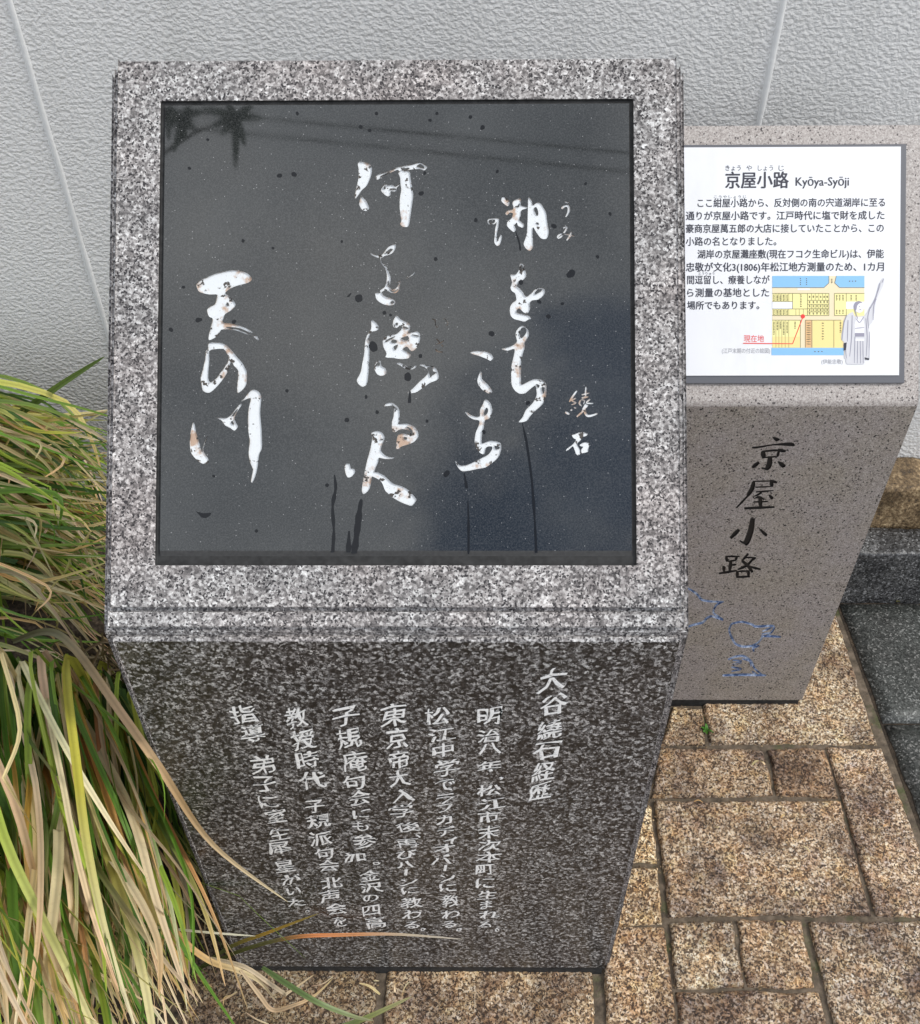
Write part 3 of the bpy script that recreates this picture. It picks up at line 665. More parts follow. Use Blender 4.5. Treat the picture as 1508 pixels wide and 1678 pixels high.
# water marks: round spots and run-down streaks
mb = MB()
def blot(px, py, r, e=1.0, ang=0.0):
    c = px_slope(px, py); n = 14; s0 = random.random()*20
    pts = []
    for i in range(n):
        t = 2*pi*i/n; rr = r*(1+.28*noise.noise(Vector((cos(t)*1.3, sin(t)*1.3, s0)))); x, y = cos(t)*rr*e, sin(t)*rr
        pts.append(ts(c[0]+x*cos(ang)-y*sin(ang), c[1]+x*sin(ang)+y*cos(ang), .00022))
    m1 = MB(); m1.poly(pts); m1.build('water_spot', M['stain'], plaque)
for px, py, r in ((617,185,3),(716,185,3),(705,196,3),(771,191,3),(591,207,3),(606,213,3),(791,208,3.5),(815,280,3),(487,185,3),(690,316,3.5),(696,283,2.5),(714,424,3.5),(689,583,3),(588,488,6),(612,568,7),(668,617,6),(936,448,6),(899,518,4),(806,546,5),(793,708,3),(732,776,4.5),(780,360,3),(908,370,3.5),(458,287,3.5),(482,285,4),(340,228,2.5),(310,275,3),(398,394,3),(447,406,2.5),(325,524,4),(280,540,3.5),(383,527,3),(630,512,3),(640,516,2.5),(568,688,4),(618,675,3),(536,795,3),(600,650,2.5),(922,497,2.5),(884,494,3),(854,462,4),(300,470,2.5),(470,640,3),(560,395,2.5),(980,420,3),(1000,350,2.5),(960,300,2.5),(420,870,3),(700,690,2.5),(350,780,2.5),(866,660,3)):
    blot(px, py, r*.00062, random.uniform(.8, 1.5), random.random()*3)
for px, py in ((333, 842),):
    m1 = MB(); m1.poly([ts(*px_slope(px+a, py+b), .00022) for a, b in ((-12,-4),(0,-1),(13,-2),(11,3),(4,7),(-3,6))]); m1.build('water_spot', M['stain'], plaque)
def run(pts, wd):
    p = [px_slope(*q) for q in smooth(pts, 6, False)]
    L_, R__ = [], []
    for i, c in enumerate(p):
        w_ = wd*.00062*(.75+.5*noise.noise(Vector((i*.37, pts[0][0], 0))))*min(1, .35+i*.15); L_.append(ts(c[0]-w_, c[1], .0002)); R__.append(ts(c[0]+w_, c[1], .0002))
    mb = MB()
    for i in range(len(p)-1): mb.poly([L_[i+1], R__[i+1], R__[i], L_[i]])
    mb.build('water_streak', M['stain'], plaque)
run([(548,778),(550,800),(545,830),(547,870),(545,905)], 3.4); run([(592,818),(588,845),(584,880),(580,907)], 6.5); run([(572,870),(571,905)], 5)
run([(856,692),(864,730),(872,790),(877,860),(879,906)], 2.6); run([(761,775),(765,800)], 3); run([(767,820),(768,860),(768,908)], 2.4); run([(672,640),(671,660)], 3.5); run([(845,378),(851,396),(853,410)], 2)
run([(575,480),(570,486)], 3)

# biography written down the polished front
def px_front(px, py):
    h = hit(px, py, (0, 0, 0), (0, 1, 0)); return (h.x, h.z)
C6 = (620, 1070, 3.424); C5 = (350, 1130, 3.903)
BIO = [
 (C6, '大谷繞石経歴', [(975,150),(985,285),(960,430),(950,540),(925,665),(910,775)]),
 (C6, '明治八年、松江市末次本町に生まれる。', [(625,355),(620,465),(625,535),(625,635),(690,700),(620,770),(640,845),(620,920),(620,1005),(625,1080),(620,1145),(600,1212),(600,1290),(610,1358),(605,1412),(620,1468),(600,1522),(667,1552)]),
 (C6, '松江中学でラフカディオ・ハーンに教わる。', [(330,355),(355,460),(365,545),(385,645),(375,740),(375,815),(370,870),(375,935),(375,1000),(412,1045),(370,1095),(378,1135),(350,1165),(375,1205),(385,1260),(390,1315),(405,1390),(405,1465),(400,1520),(455,1550)]),
 (C6, '東京帝大入学後、再びハーンに教わる。', [(88,350),(110,480),(118,600),(115,705),(140,800),(135,885),(165,975),(225,1025),(165,1065),(155,1130),(150,1185),(155,1230),(165,1285),(180,1330),(185,1400),(190,1465),(190,1525),(253,1550)]),
 (C5, '子規庵句会にも参加。金沢の四高', [(845,170),(870,310),(905,460),(900,590),(930,690),(945,795),(945,870),(965,970),(905,1070),(1045,1110),(1000,1190),(1005,1265),(1005,1330),(1010,1410),(1035,1490)]),
 (C5, '教授時代子規派句会北声会を', [(530,180),(580,320),(600,450),(635,580),(650,745),(670,840),(685,950),(710,1045),(735,1125),(755,1235),(745,1320),(785,1400),(810,1480)]),
 (C5, '指導弟子に室生犀星がいた。', [(190,160),(255,280),(320,480),(330,600),(345,715),(400,810),(420,925),(420,1010),(455,1130),(490,1215),(510,1285),(530,1360),(600,1415)]),
]
rg = random.Random(11); NIB = 5
for ci, ((ox, oy, s), txt, pos) in enumerate(BIO):
    P = [px_front(ox+x/s, oy+y/s) for x, y in pos]; mb = MB()
    for i, ch in enumerate(txt):
        V, F = glyph_mesh(ch); cx, cz = P[i]
        dn = [abs(P[i][1]-P[j][1]) for j in (i-1, i+1) if 0 <= j < len(P)]
        em_w = .0300*rg.uniform(.9, 1.15); em_h = min(.044, max(.026, min(dn)*.98)) if ch not in '、。・ー' else .03
        if ch in 'でラフカディオハーンに教わるびもれまるがいたをの': em_w *= .93
        mx_, my_ = .5, .36
        if ch in '、。': em_w *= .8; mx_, my_ = .2, .08
        if ch == '・': my_ = .38
        if ch == 'ー': V = [(.5-(y-.38)*1.0, .38+(x-.5)*.7) for x, y in V]      # written upright in a column
        so_ = rg.random()*30; sl_ = rg.uniform(.14, .30)
        for kk in range(NIB):                      # a slanted flat brush: strokes swell in one direction
            q = kk/(NIB-1)-.5; b = len(mb.v)
            for x, y in V:
                x -= mx_; y -= my_
                n1 = noise.noise(Vector((x*2.6+so_, y*2.6, 1))); n2 = noise.noise(Vector((x*2.6, y*2.6+so_, 7))); n3 = noise.noise(Vector((x*7+so_, y*7, 3)))
                wn = .046*(.55+1.3*noise.noise(Vector((x*4, y*4+so_, 5))) ** 2*3)
                x2 = x+.12*n1+.022*n3+q*wn; y2 = y+sl_*x+.12*n2+.022*n3+q*wn*.75
                mb.vert((cx+x2*em_w, -.0004-kk*.00006, cz+y2*em_h))
            for f in F: mb.face([b+q_i for q_i in f])
    o = mb.build('text_column', M['paint_small'], mon)
tag(bpy.data.objects['text_column'], 'first column of white brush writing, a short heading set higher than the rest')

# ================================================================== STREET NAME STONE
SX0, SX1, SY, SH = .343, .741, .5267, .7524; A2 = radians(48); s2, c2 = sin(A2), cos(A2); V2 = .409
sgn = empty('street_name_stone', ((SX0+SX1)/2, SY+.13, 0), 'lower brown granite stone with a white printed sign, carved name and bird outlines', 'stone sign')
OF = Vector(sgn.location)
def s2p(v, n): return (SY+v*c2-n*s2, SH+v*s2+n*c2)
def W(p): return (p[0]-OF.x, p[1]-OF.y, p[2]-OF.z)
r = .020; rs = []                                # rounded nose between front and slope
th = (pi-A2)                                     # inner angle geometry
cyy = SY+r; czz = SH - r*tan((pi/2-A2)/2)
for i in range(9):
    a = pi-(pi/2-A2)*i/8
    rs.append((cyy+r*cos(a), czz+r*sin(a)))
zfront = rs[0][1]
prof = [(SY, .016)]+rs+[s2p(V2, 0), (SY+V2*c2, .016)]
mb = MB(); n_ = len(prof)
a_ = [mb.vert(W((SX0, y, z))) for y, z in prof]; b_ = [mb.vert(W((SX1, y, z))) for y, z in prof]
for i in range(1, n_):
    j = (i+1) % n_; mb.face((a_[i], b_[i], b_[j], a_[j]), 1 if i >= 2 else 0)
mb.face(a_[::-1]); mb.face(b_)
def px_face(px, py):
    h = hit(px, py, (0, SY, 0), (0, 1, 0)); return (h.x, h.z)
NAME = [
 (1170, 700, 10.053, [([(960,160),(1040,170),(1090,205),(1020,235)], []), ([(630,325),(760,310),(1000,275),(1230,250),(1310,260),(1335,300),(1280,315),(1000,300),(800,335),(650,355)], []),
  ([(805,395),(825,515)], 70), ([(790,402),(1000,382),(1120,388)], 30), ([(1050,375),(1185,395)], 50), ([(1070,395),(1045,490)], 40), ([(850,497),(1035,485)], 26), ([(925,500),(910,620),(865,695)], 75), ([(880,700),(785,668)], 30), ([(745,575),(628,668)], 52), ([(1045,560),(1130,580),(1185,630),(1140,670),(1090,640)], []),
  ([(655,900),(630,1010),(550,1135)], 60), ([(555,1135),(370,1332)], 30), ([(640,892),(1000,885)], 22), ([(920,880),(1042,910)], 42), ([(945,890),(955,985)], 56), ([(680,988),(955,978)], 22), ([(690,1067),(985,1045)], 24), ([(790,1075),(650,1160),(760,1150),(825,1195)], 30), ([(900,1110),(960,1130),(985,1170),(950,1195),(910,1150)], []), ([(760,1150),(770,1325)], 60), ([(650,1232),(895,1225)], 26), ([(500,1337),(1000,1315)], 40)]),
 (1160, 830, 10.771, [([(795,205),(760,420),(690,620),(650,675)], 88), ([(655,662),(560,600)], 32), ([(555,405),(398,560)], 62), ([(900,385),(990,430),(1050,490),(1030,530),(970,490)], []),
  ([(325,880),(340,975)], 46), ([(310,882),(565,880)], 28), ([(515,880),(490,955)], 42), ([(350,967),(495,952)], 28), ([(410,955),(385,1145)], 56), ([(420,1032),(505,1025)], 32), ([(278,1048),(290,1155)], 50), ([(195,1182),(515,1130)], 38), ([(715,830),(600,965)], 38), ([(645,902),(850,900)], 26), ([(770,885),(860,915),(800,935)], []), ([(805,915),(690,1040),(528,1112)], 38), ([(605,955),(720,1060),(792,1165)], 50), ([(740,1060),(935,1112)], 38), ([(520,1145),(520,1255)], 50), ([(520,1147),(725,1135)], 28), ([(722,1125),(715,1245)], 46), ([(500,1247),(745,1235)], 36)])]
BIRD = [(1120, 950, 8.87, [([(60,120),(130,160),(200,210),(270,290),(400,315),(590,320)], 17), ([(575,320),(480,370),(440,480),(580,575)], 15), ([(60,690),(130,660),(280,620),(340,560),(420,530),(580,590)], 18),
  ([(700,640),(850,610),(1000,650),(1060,680),(1310,672),(1285,760),(1200,815)], 17), ([(1130,822),(1280,820),(1415,832)], 17), ([(700,640),(668,720),(690,810),(760,930),(870,970),(1000,960),(1100,900),(1150,830)], 17), ([(1010,960),(1022,1045)], 20), ([(1010,985),(1105,955)], 20), ([(1150,750),(1285,695)], 14), ([(1140,790),(1270,765)], 12),
  ([(650,1160),(750,1120),(870,1108),(980,1180),(1040,1290),(1145,1382)], 18), ([(570,1390),(850,1380),(1205,1390)], 20), ([(720,1170),(845,1180),(720,1235),(850,1205)], 14), ([(700,1270),(845,1295),(700,1330)], 14), ([(850,1150),(960,1180),(985,1260)], 12), ([(1000,1330),(1060,1380)], 16)])]
nm, bd = trace([(a, b, c, [(l[0], l[1]*1.22 if isinstance(l[1], (int, float)) else l[1]) for l in it]) for a, b, c, it in NAME], px_face, one='name'), trace([(a, b, c, [(p, w_*1.95) for p, w_ in l]) for a, b, c, l in BIRD], px_face, one='bird')
fl1 = {}
engrave([(SX0, .016), (SX1, .016), (SX1, zfront), (SX0, zfront)], nm+bd, .0025, lambda u, v, n: W((u, SY-n, v)), mb, fl1)
stone = mb.build('block', [M['granite_brown'], M['granite_brown_top']], sgn)
fl1['name'].build('carved_name', [M['cut_black'], M['cut_black']], stone); fl1['bird'].build('bird_outline', [M['cut_blue'], M['cut_blue']], stone)
mb = MB(); mb.box(W((SX0+.004, SY+.0025, -.02)), W((SX1-.004, SY+V2*c2-.006, .0165))); mb.build('shade_plinth', M['shade_plinth'], sgn)  # dark strip coloured to stand for the shadow line under this stone
# the printed sign
ss = lambda u, v, n: W((u, *s2p(v, n)))
def plate(mb, u0, u1, v0, v1, n0, n1, m=0):
    q = [(u0, v0), (u1, v0), (u1, v1), (u0, v1)]
    a = [mb.vert(ss(u, v, n0)) for u, v in q]; b = [mb.vert(ss(u, v, n1)) for u, v in q]
    mb.face(b, m); mb.face(a[::-1], m)
    for i in range(4): j = (i+1) % 4; mb.face((a[i], a[j], b[j], b[i]), m)
signp = empty('sign_panel', (0, 0, 0), None, None); signp.parent = sgn
mb = MB(); plate(mb, .366, .7185, .0290, .3800, -.002, .0045); fr = mb.build('frame', M['slate'], signp); bevel(fr, .001)
mb = MB(); plate(mb, .377, .7095, .0405, .3755, .003, .0060); pn = mb.build('panel_face', M['panel'], signp)
def px_sign(px, py):
    p0 = (0, *s2p(0, .006)); h = hit(px, py, p0, (0, -s2, c2)); return (h.x, ((h.y-SY)+.006*s2)/c2)
PN2 = .0062
TL = [0]
def text_on(mb, txt, x0, x1, yb, yt, bold=.0):
    """text fitted to the photo box x0..x1, glyph tops yt, bottoms yb"""
    TL[0] = (TL[0]+.00003) % .0003
    c = px_sign(x0, yb); d_ = px_sign(x1, yb); e_ = px_sign(x0, yt); h = (e_[1]-c[1])
    V, F = glyph_mesh(txt)
    ax = [p[0] for p in V]; ay = [p[1] for p in V]; lx, hx = min(ax), max(ax)
    ly, hy = -.07, .80
    if max(ay) < .79 and min(ay) > -.3 and not any(ord(q) > 0x2000 for q in txt): ly, hy = min(ay), max(ay)
    b = len(mb.v)
    for x, y in V:
        mb.vert(ss(c[0]+(x-lx)/(hx-lx)*(d_[0]-c[0]), c[1]+(y-ly)/(hy-ly)*h, PN2+TL[0]))
    for f in F: mb.face([b+q for q in f])
tx = MB()
text_on(tx, '京屋小路', 1189, 1292, 308, 282.5); 
for dx, dy in ((.6, 0), (1.2, 0), (.6, .6), (0, .6), (1.2, .6)): text_on(tx, '京屋小路', 1189+dx-.6, 1292+dx-.6, 308+dy, 282.5+dy)
[text_on(tx, 'Kyōya-Syōji', 1304+q, 1391+q, 309, 290) for q in (-.3, .3)]
for t_, a, b in (('きょう', 1189, 1214), ('や', 1223, 1232.5), ('しょう', 1242, 1267), ('じ', 1276, 1285)): text_on(tx, t_, a, b, 280, 271)
for t_, a, b, y0, y1 in (('ここ紺屋小路から、反対側の南の宍道湖岸に至る', 1143, 1450, 339.5, 326), ('通りが京屋小路です。江戸時代に塩で財を成した', 1124, 1449, 360.5, 347), ('豪商京屋萬五郎の大店に接していたことから、この', 1124, 1448, 381.5, 368),
                         ('小路の名となりました。', 1124, 1272, 402.5, 389), ('湖岸の京屋灘座敷(現在フコク生命ビル)は、伊能', 1143, 1448, 423.5, 410), ('忠敬が文化3(1806)年松江地方測量のため、1カ月', 1124, 1448, 445, 431),
                         ('間逗留し、療養しなが', 1126, 1261, 465.5, 452), ('ら測量の基地とした', 1126, 1260, 486.5, 473), ('場所でもあります。', 1126, 1244, 507, 494)):
    text_on(tx, t_, a, b, y0, y1); text_on(tx, t_, a+.5, b+.5, y0, y1); text_on(tx, t_, a+.25, b+.25, y0+.35, y1+.35)
text_on(tx, 'こうやしょうじ', 1170, 1223, 325, 320.3); text_on(tx, 'とうりゅう', 1145, 1171, 450.8, 446)
tx.build('printed_text', M['ink'], signp)
tg = MB(); text_on(tg, '(江戸末期の付近の絵図)', 1183, 1262, 579, 571); tg.build('caption', M['ink_grey'], signp); tg = MB(); text_on(tg, '(伊能忠敬)', 1346, 1381, 596.5, 589); tg.build('caption', M['ink_grey'], signp)
SG = lambda x, y: px_sign(1100+x/3.696, 200+y/3.696)
def dec(mb, pts, lv, m=0): 
    q = [SG(*p) for p in pts]
    ar = sum(q[i][0]*q[(i+1) % len(q)][1]-q[(i+1) % len(q)][0]*q[i][1] for i in range(len(q)))
    if ar < 0: q = q[::-1]
    mb.poly([ss(u, v, .0062+lv*.00008) for u, v in q], m)
def rect_(a, b, c, d): return [(a, b), (c, b), (c, d), (a, d)]
mp = MB(); mats = [M[x] for x in ('map_beige', 'map_blue', 'map_yellow', 'map_gold', 'map_orange', 'map_white', 'map_line', 'red')]
dec(mp, rect_(612, 932, 1170, 1412), 0, 0)
dec(mp, [(612,932),(955,932),(955,975),(925,1003),(612,1003)], 1, 1); dec(mp, [(1000,932),(1170,932),(1170,1003),(1020,1003),(990,975)], 1, 1); dec(mp, rect_(607, 1368, 1045, 1412), 1, 1)
dec(mp, rect_(615, 1038, 955, 1172), 1, 2); dec(mp, rect_(988, 1038, 1170, 1172), 1, 2); dec(mp, rect_(612, 1200, 782, 1366), 1, 2); dec(mp, rect_(812, 1200, 852, 1366), 1, 4); dec(mp, rect_(855, 1200, 1040, 1366), 1, 3)
dec(mp, rect_(612, 1300, 782, 1366), 2, 3); dec(mp, rect_(612, 1088, 735, 1132), 2, 5); dec(mp, rect_(1060, 1088, 1170, 1132), 2, 5); dec(mp, rect_(765, 1008, 840, 1018), 2, 5)
def ln(a, b, w_=3, lv=3, m=6): dec(mp, stroke([a, b], w_, (1, 1)), lv, m)
for a, b in (((612,1003),(925,1003)),((925,1003),(955,975)),((955,975),(955,932)),((990,975),(1020,1003)),((1020,1003),(1170,1003)),((1000,932),(990,975)),((612,1038),(955,1038)),((955,1038),(955,1172)),((612,1172),(955,1172)),((988,1038),(988,1172)),((988,1172),(1100,1172)),((988,1038),(1170,1038)),((612,1200),(782,1200)),((782,1200),(782,1366)),((812,1200),(1030,1200)),((812,1200),(812,1366)),((852,1200),(852,1366)),((985,1200),(985,1366)),((735,1038),(735,1132)),((735,1088),(612,1088)),((612,1132),(825,1132)),((825,1038),(825,1172)),((825,1080),(955,1080)),((825,1104),(955,1104)),((825,1128),(955,1128)),((825,1150),(955,1150)),((1060,1038),(1060,1088)),((1060,1132),(1060,1172))): ln(a, b)
for x in (634, 652, 670, 690, 712): ln((x, 1038), (x, 1088), 2); ln((x, 1132), (x, 1172), 2); ln((x, 1200), (x, 1366), 2)
for x in (755, 775, 800): ln((x, 1132), (x, 1172), 2)
for x in (850, 872, 894, 916, 936): ln((x, 1038), (x, 1080), 2); ln((x, 1104), (x, 1150), 2)
rm = random.Random(4)
def ticks(x, y0, y1, st=9, w_=9):                # rows of print too small to read
    y = y0
    while y < y1: ln((x-w_/2, y), (x+w_/2, y+rm.uniform(-2, 2)), rm.uniform(3, 5)); ln((x+rm.uniform(-3, 3), y-2), (x+rm.uniform(-3, 3), y+4), 3); y += st
for x in (622, 643, 661, 681, 702): ticks(x, 1048, 1082, 8, 8); ticks(x, 1140, 1168, 8, 8); ticks(x, 1212, 1212+rm.uniform(40, 80), 9, 9)
for x in (785,): ticks(x, 1046, 1120, 10, 10)
for y in (1060, 1092, 1116, 1140, 1161):
    for x in (838, 861, 883, 905, 926, 945): ticks(x, y-5, y+6, 6, 8)
ticks(832, 1218, 1350, 14, 24); ticks(918, 1218, 1330, 16, 12); ticks(750, 1212, 1250, 9, 9); ticks(1025, 1212, 1280, 10, 10)
for x in (1002, 1020, 1040): ticks(x, 1050, 1080, 9, 9); ticks(x, 1140, 1166, 9, 9)
for x in (1090, 1120): ticks(x, 1050, 1084, 9, 9)
for x in (782, 820): ticks(x, 948, 995, 12, 5)
ticks(972, 952, 975, 10, 10); 
for x in (1080, 1098, 1116): ticks(x, 964, 972, 9, 9)
for x in (870, 892, 912): ticks(x, 1390, 1398, 9, 9)
ln((435, 1340), (735, 1343), 5, 4, 7); ln((735, 1343), (796, 1185), 5, 4, 7)
dec(mp, [(797+13*cos(t*pi/8), 1177+13*sin(t*pi/8)) for t in range(16)], 5, 7)
mp.build('printed_map', mats, signp)
trd = MB(); text_on(trd, '現在地', 1219, 1252, 560.5, 549.5); trd.build('red_caption', M['red'], signp)
# printed drawing of a robed man pointing upwards
dm = MB(); dmats = [M[x] for x in ('robe', 'robe_dark', 'robe_lite', 'ink')]
dec(dm, smooth([(1062,1172),(1100,1150),(1112,1178),(1172,1172),(1205,1120),(1240,1055),(1264,1000),(1266,970),(1282,945),(1291,950),(1284,985),(1266,1025),(1250,1062),(1238,1095),(1232,1150),(1215,1215),(1196,1240),(1200,1330),(1192,1405),(1200,1440),(1170,1440),(1165,1466),(1062,1466),(1060,1432),(1048,1430),(1050,1340),(1032,1322),(1030,1290),(1046,1215)], 2), 6, 0)
dec(dm, smooth([(1106,1110),(1118,1092),(1140,1086),(1160,1096),(1166,1120),(1160,1145),(1142,1156),(1122,1150),(1108,1135)], 2), 7, 2)
dec(dm, smooth([(1104,1118),(1112,1094),(1136,1084),(1158,1094),(1140,1098),(1126,1112),(1120,1140),(1112,1142)], 2), 8, 1)
dec(dm, [(1120,1185),(1158,1180),(1170,1230),(1168,1300),(1112,1300),(1110,1230)], 7, 2); dec(dm, rect_(1112, 1278, 1168, 1300), 8, 1); dec(dm, rect_(1112, 1312, 1168, 1326), 8, 2)
def dl(pts, w_=5, m=1, lv=9): dec(dm, stroke(pts, w_), lv, m)
for pts in ([(1106,1125),(1130,1195)], [(1165,1180),(1140,1215),(1118,1190)], [(1062,1172),(1045,1220),(1034,1320)], [(1095,1170),(1092,1300),(1080,1420)], [(1178,1190),(1186,1300),(1180,1420)], [(1205,1120),(1190,1180),(1195,1250)], [(1240,1070),(1225,1120),(1222,1200)], [(1112,1300),(1108,1460)], [(1128,1326),(1126,1462)], [(1144,1326),(1146,1462)], [(1160,1326),(1162,1462)], [(1200,1270),(1197,1430)], [(1262,975),(1240,1060),(1205,1130)], [(1285,950),(1275,975)], [(1070,1200),(1066,1330)], [(1052,1340),(1060,1430)], [(1136,1118),(1142,1120)], [(1138,1138),(1150,1136)], [(1112,1250),(1168,1245)]): dl(pts)
dec(dm, [(1044,1340),(1062,1335),(1058,1380),(1044,1385)], 9, 3); dec(dm, [(1170,1425),(1200,1432),(1196,1442),(1172,1438)], 9, 3)
dm.build('printed_figure', dmats, signp)

# ================================================================== PLANTS
GREEN = [(.07, .16, .02), (.12, .24, .03), (.17, .29, .035), (.06, .13, .025), (.28, .40, .05), (.18, .26, .05), (.36, .46, .06), (.52, .54, .08), (.13, .27, .03)]
DRY = [(.80, .60, .32), (.84, .68, .42), (.70, .48, .24), (.86, .74, .50), (.60, .48, .24), (.80, .50, .22), (.55, .46, .18), (.78, .56, .38)]
WARM = [(.58, .25, .07), (.55, .33, .06), (.40, .12, .05), (.62, .38, .09), (.48, .20, .08), (.70, .42, .08), (.66, .30, .12)]
def bez(P, t):
    P = [Vector(p) for p in P]
    while len(P) > 1: P = [a.lerp(b, t) for a, b in zip(P, P[1:])]
    return P[0]
def catm(P, n):
    P = [Vector(p) for p in P]; o = []
    for i in range(len(P)-1):
        a, b, c, d = P[max(i-1, 0)], P[i], P[i+1], P[min(i+2, len(P)-1)]
        for j in range(n):
            t = j/n; o.append(.5*((2*b)+(c-a)*t+(2*a-5*b+4*c-d)*t*t+(3*b-a-3*c+d)*t**3))
    return o+[P[-1]]
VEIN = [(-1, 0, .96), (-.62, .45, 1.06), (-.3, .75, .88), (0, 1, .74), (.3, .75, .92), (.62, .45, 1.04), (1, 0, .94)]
def blade(mb, pts, wd, cols, rnd, twist=.5, face=None):
    sd = rnd.random()*40
    n = len(pts); tw = rnd.uniform(-twist, twist); fold = rnd.uniform(.12, .35); rows = []
    for i, p in enumerate(pts):
        t = i/(n-1); d = (pts[min(i+1, n-1)]-pts[max(i-1, 0)]).normalized()
        vw = (CAM-p).normalized() if face is None else face
        s = d.cross(vw); s = s.normalized() if s.length > 1e-4 else Vector((1, 0, 0))
        s = (Matrix.Rotation(tw*(1+1.4*t), 3, d) @ s); nn = s.cross(d).normalized()
        ww = wd*.5*min(1, .6+t*2.2)*(1-t**3.6)**.85+.0003
        k = t*(len(cols)-1); j = min(int(k), len(cols)-2); f = k-j
        c = tuple(cols[j][q]*(1-f)+cols[j+1][q]*f for q in range(3))
        row = []
        for wx, dp, br in VEIN:
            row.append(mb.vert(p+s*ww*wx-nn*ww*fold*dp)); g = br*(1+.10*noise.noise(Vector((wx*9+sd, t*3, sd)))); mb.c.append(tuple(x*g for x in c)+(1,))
        rows.append(row)
    for a, b in zip(rows, rows[1:]):
        for i in range(len(VEIN)-1): mb.face((a[i], a[i+1], b[i+1], b[i]))
def jit(c, r, a=.18): k_ = 1+r.uniform(-a, a); return tuple(max(.004, x*k_*(1+r.uniform(-.07, .07))) for x in c)
def pal(r, dry):
    q = r.random()
    if q < dry*.66:
        a = r.choice(DRY); return [jit(a, r), jit(a, r), jit(r.choice(DRY), r)]
    if q < dry: return [jit(r.choice(GREEN), r), jit(r.choice(WARM), r), jit(r.choice(DRY), r)]
    a = r.choice(GREEN)
    return [jit(tuple(x*.75 for x in a), r), jit(a, r), jit(a if r.random() < .6 else r.choice(DRY), r)]
def kink(pts, r):
    """some blades are broken and fold over"""
    if r.random() > .13: return pts
    j = int(len(pts)*r.uniform(.55, .85)); d = Vector((r.uniform(-.5, .5), r.uniform(-.6, .1), r.uniform(-1, -.2))).normalized(); l = (pts[-1]-pts[j]).length*.8/(len(pts)-j)
    return pts[:j+1]+[pts[j]+d*l*(i+1)+Vector((0, 0, -.002*i)) for i in range(len(pts)-j-1)]
def clump_upper(name, label, seed, n, y0, y1, Yr, wr, dry):
    """tussock in the bed: blades rise from the crown on the left and sweep over towards the stone"""
    r = random.Random(seed); mb = MB(); mb.c = []; base = None
    for i in range(n):
        py = r.uniform(y0, y1); Y = r.uniform(*Yr)
        s_ = atY(r.uniform(-190, -10), py+r.uniform(-60, 30), Y); m_ = atY(r.uniform(20, 110), py+r.uniform(0, 40), Y-.08)
        e = atY(r.uniform(130, 215), py+r.uniform(-10, 170), Y-r.uniform(.10, .2))
        if r.random() < .22: e = atY(r.uniform(40, 150), py+r.uniform(20, 90), Y-.12)
        root = Vector((s_.x-r.uniform(.0, .16), min(.93, s_.y+r.uniform(0, .05)), .12))
        if base is None: base = Vector((root.x, root.y, .12))
        q = root.lerp(s_, .6)+Vector((-.02, 0, .05))
        pts = catm([root, q, s_, m_, e], 5)
        for p in pts: p.y = min(p.y, .975); p.x = min(p.x, -.312) if p.y > -.01 else p.x; p.z = max(p.z, .03)
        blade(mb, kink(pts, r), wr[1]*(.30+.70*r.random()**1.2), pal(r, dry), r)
    mb.v = [tuple(Vector(v)-base) for v in mb.v]
    o = mb.build(name, M['blade'], smooth=True); o.location = base
    return tag(o, label, 'grass', 'grass tussocks beside the monument')
T1 = clump_upper('grass_tussock', 'green and straw grass sweeping across the wall behind the left edge of the plaque', 21, 190, 650, 790, (.72, .90), (.007, .013), .22)
clump_upper('grass_tussock', 'grass tussock at far left, blades lying towards the monument above the brown stone', 22, 280, 770, 960, (.62, .82), (.007, .013), .20)
def fall(name, label, seed, n, start, shift, endy, Y0, Y1, bow, wr, dry):
    """long blades that leave the crown at the foot of the bed and fall forward over the paving in near-straight lines"""
    r = random.Random(seed); mb = MB(); mb.c = []; base = None
    for i in range(n):
        sx, sy, Ya = r.uniform(start[0], start[1]), r.uniform(start[2], start[3]), r.uniform(*Y0)
        k_ = r.random()
        ex, ey, Yb = sx+r.uniform(*shift)+r.gauss(0, 55), r.uniform(*endy), r.uniform(*Y1); cv_ = r.gauss(0, 26); wv = r.gauss(0, 12)
        if r.random() < .18: ey = sy+(ey-sy)*r.uniform(.45, .8); ex = sx+(ex-sx)*.7; Yb = Ya+(Yb-Ya)*.6
        P = []
        for t in (0, .33, .67, 1):
            P.append(atY(sx+(ex-sx)*(t**1.25)+sin(t*pi)*cv_+sin(t*2*pi)*wv, sy+(ey-sy)*t, Ya+(Yb-Ya)*t**.8-bow*sin(t*pi)*r.uniform(.6, 1.2)))
        for p in P[1:]: p.z = max(p.z, .006+.02*r.random())
        root = Vector((P[0].x-r.uniform(0, .05), P[0].y+r.uniform(.02, .07), .02)); P[0].z = max(P[0].z, .07)
        if base is None: base = root.copy()
        pts = kink(catm([root]+P, 6), r)
        for p in pts:
            p.z = max(p.z, .005)
            if p.y > -.006 and p.x > -.308: p.x = -.309
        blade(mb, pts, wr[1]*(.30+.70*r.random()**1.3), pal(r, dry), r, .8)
    mb.v = [tuple(Vector(v)-base) for v in mb.v]
    o = mb.build(name, M['blade'], smooth=True); o.location = base
    return tag(o, label, 'grass', 'grass tussocks beside the monument')
clump_upper('grass_tussock', 'sparse long blades hanging over the shaded brown edging stone', 24, 24, 900, 1050, (.50, .64), (.006, .011), .35)
T3 = fall('grass_tussock', 'long tan and green blades hanging down beside the lower left of the monument', 31, 170, (40, 200, 1085, 1190), (20, 190), (1540, 1800), (.34, .46), (-.18, .0), .10, (.007, .0135), .36)
fall('grass_tussock', 'thick dry straw and orange blades sweeping down the bottom left corner', 32, 290, (-130, 120, 1060, 1330), (-20, 250), (1620, 1900), (.20, .38), (-.38, -.10), .08, (.008, .0150), .47)
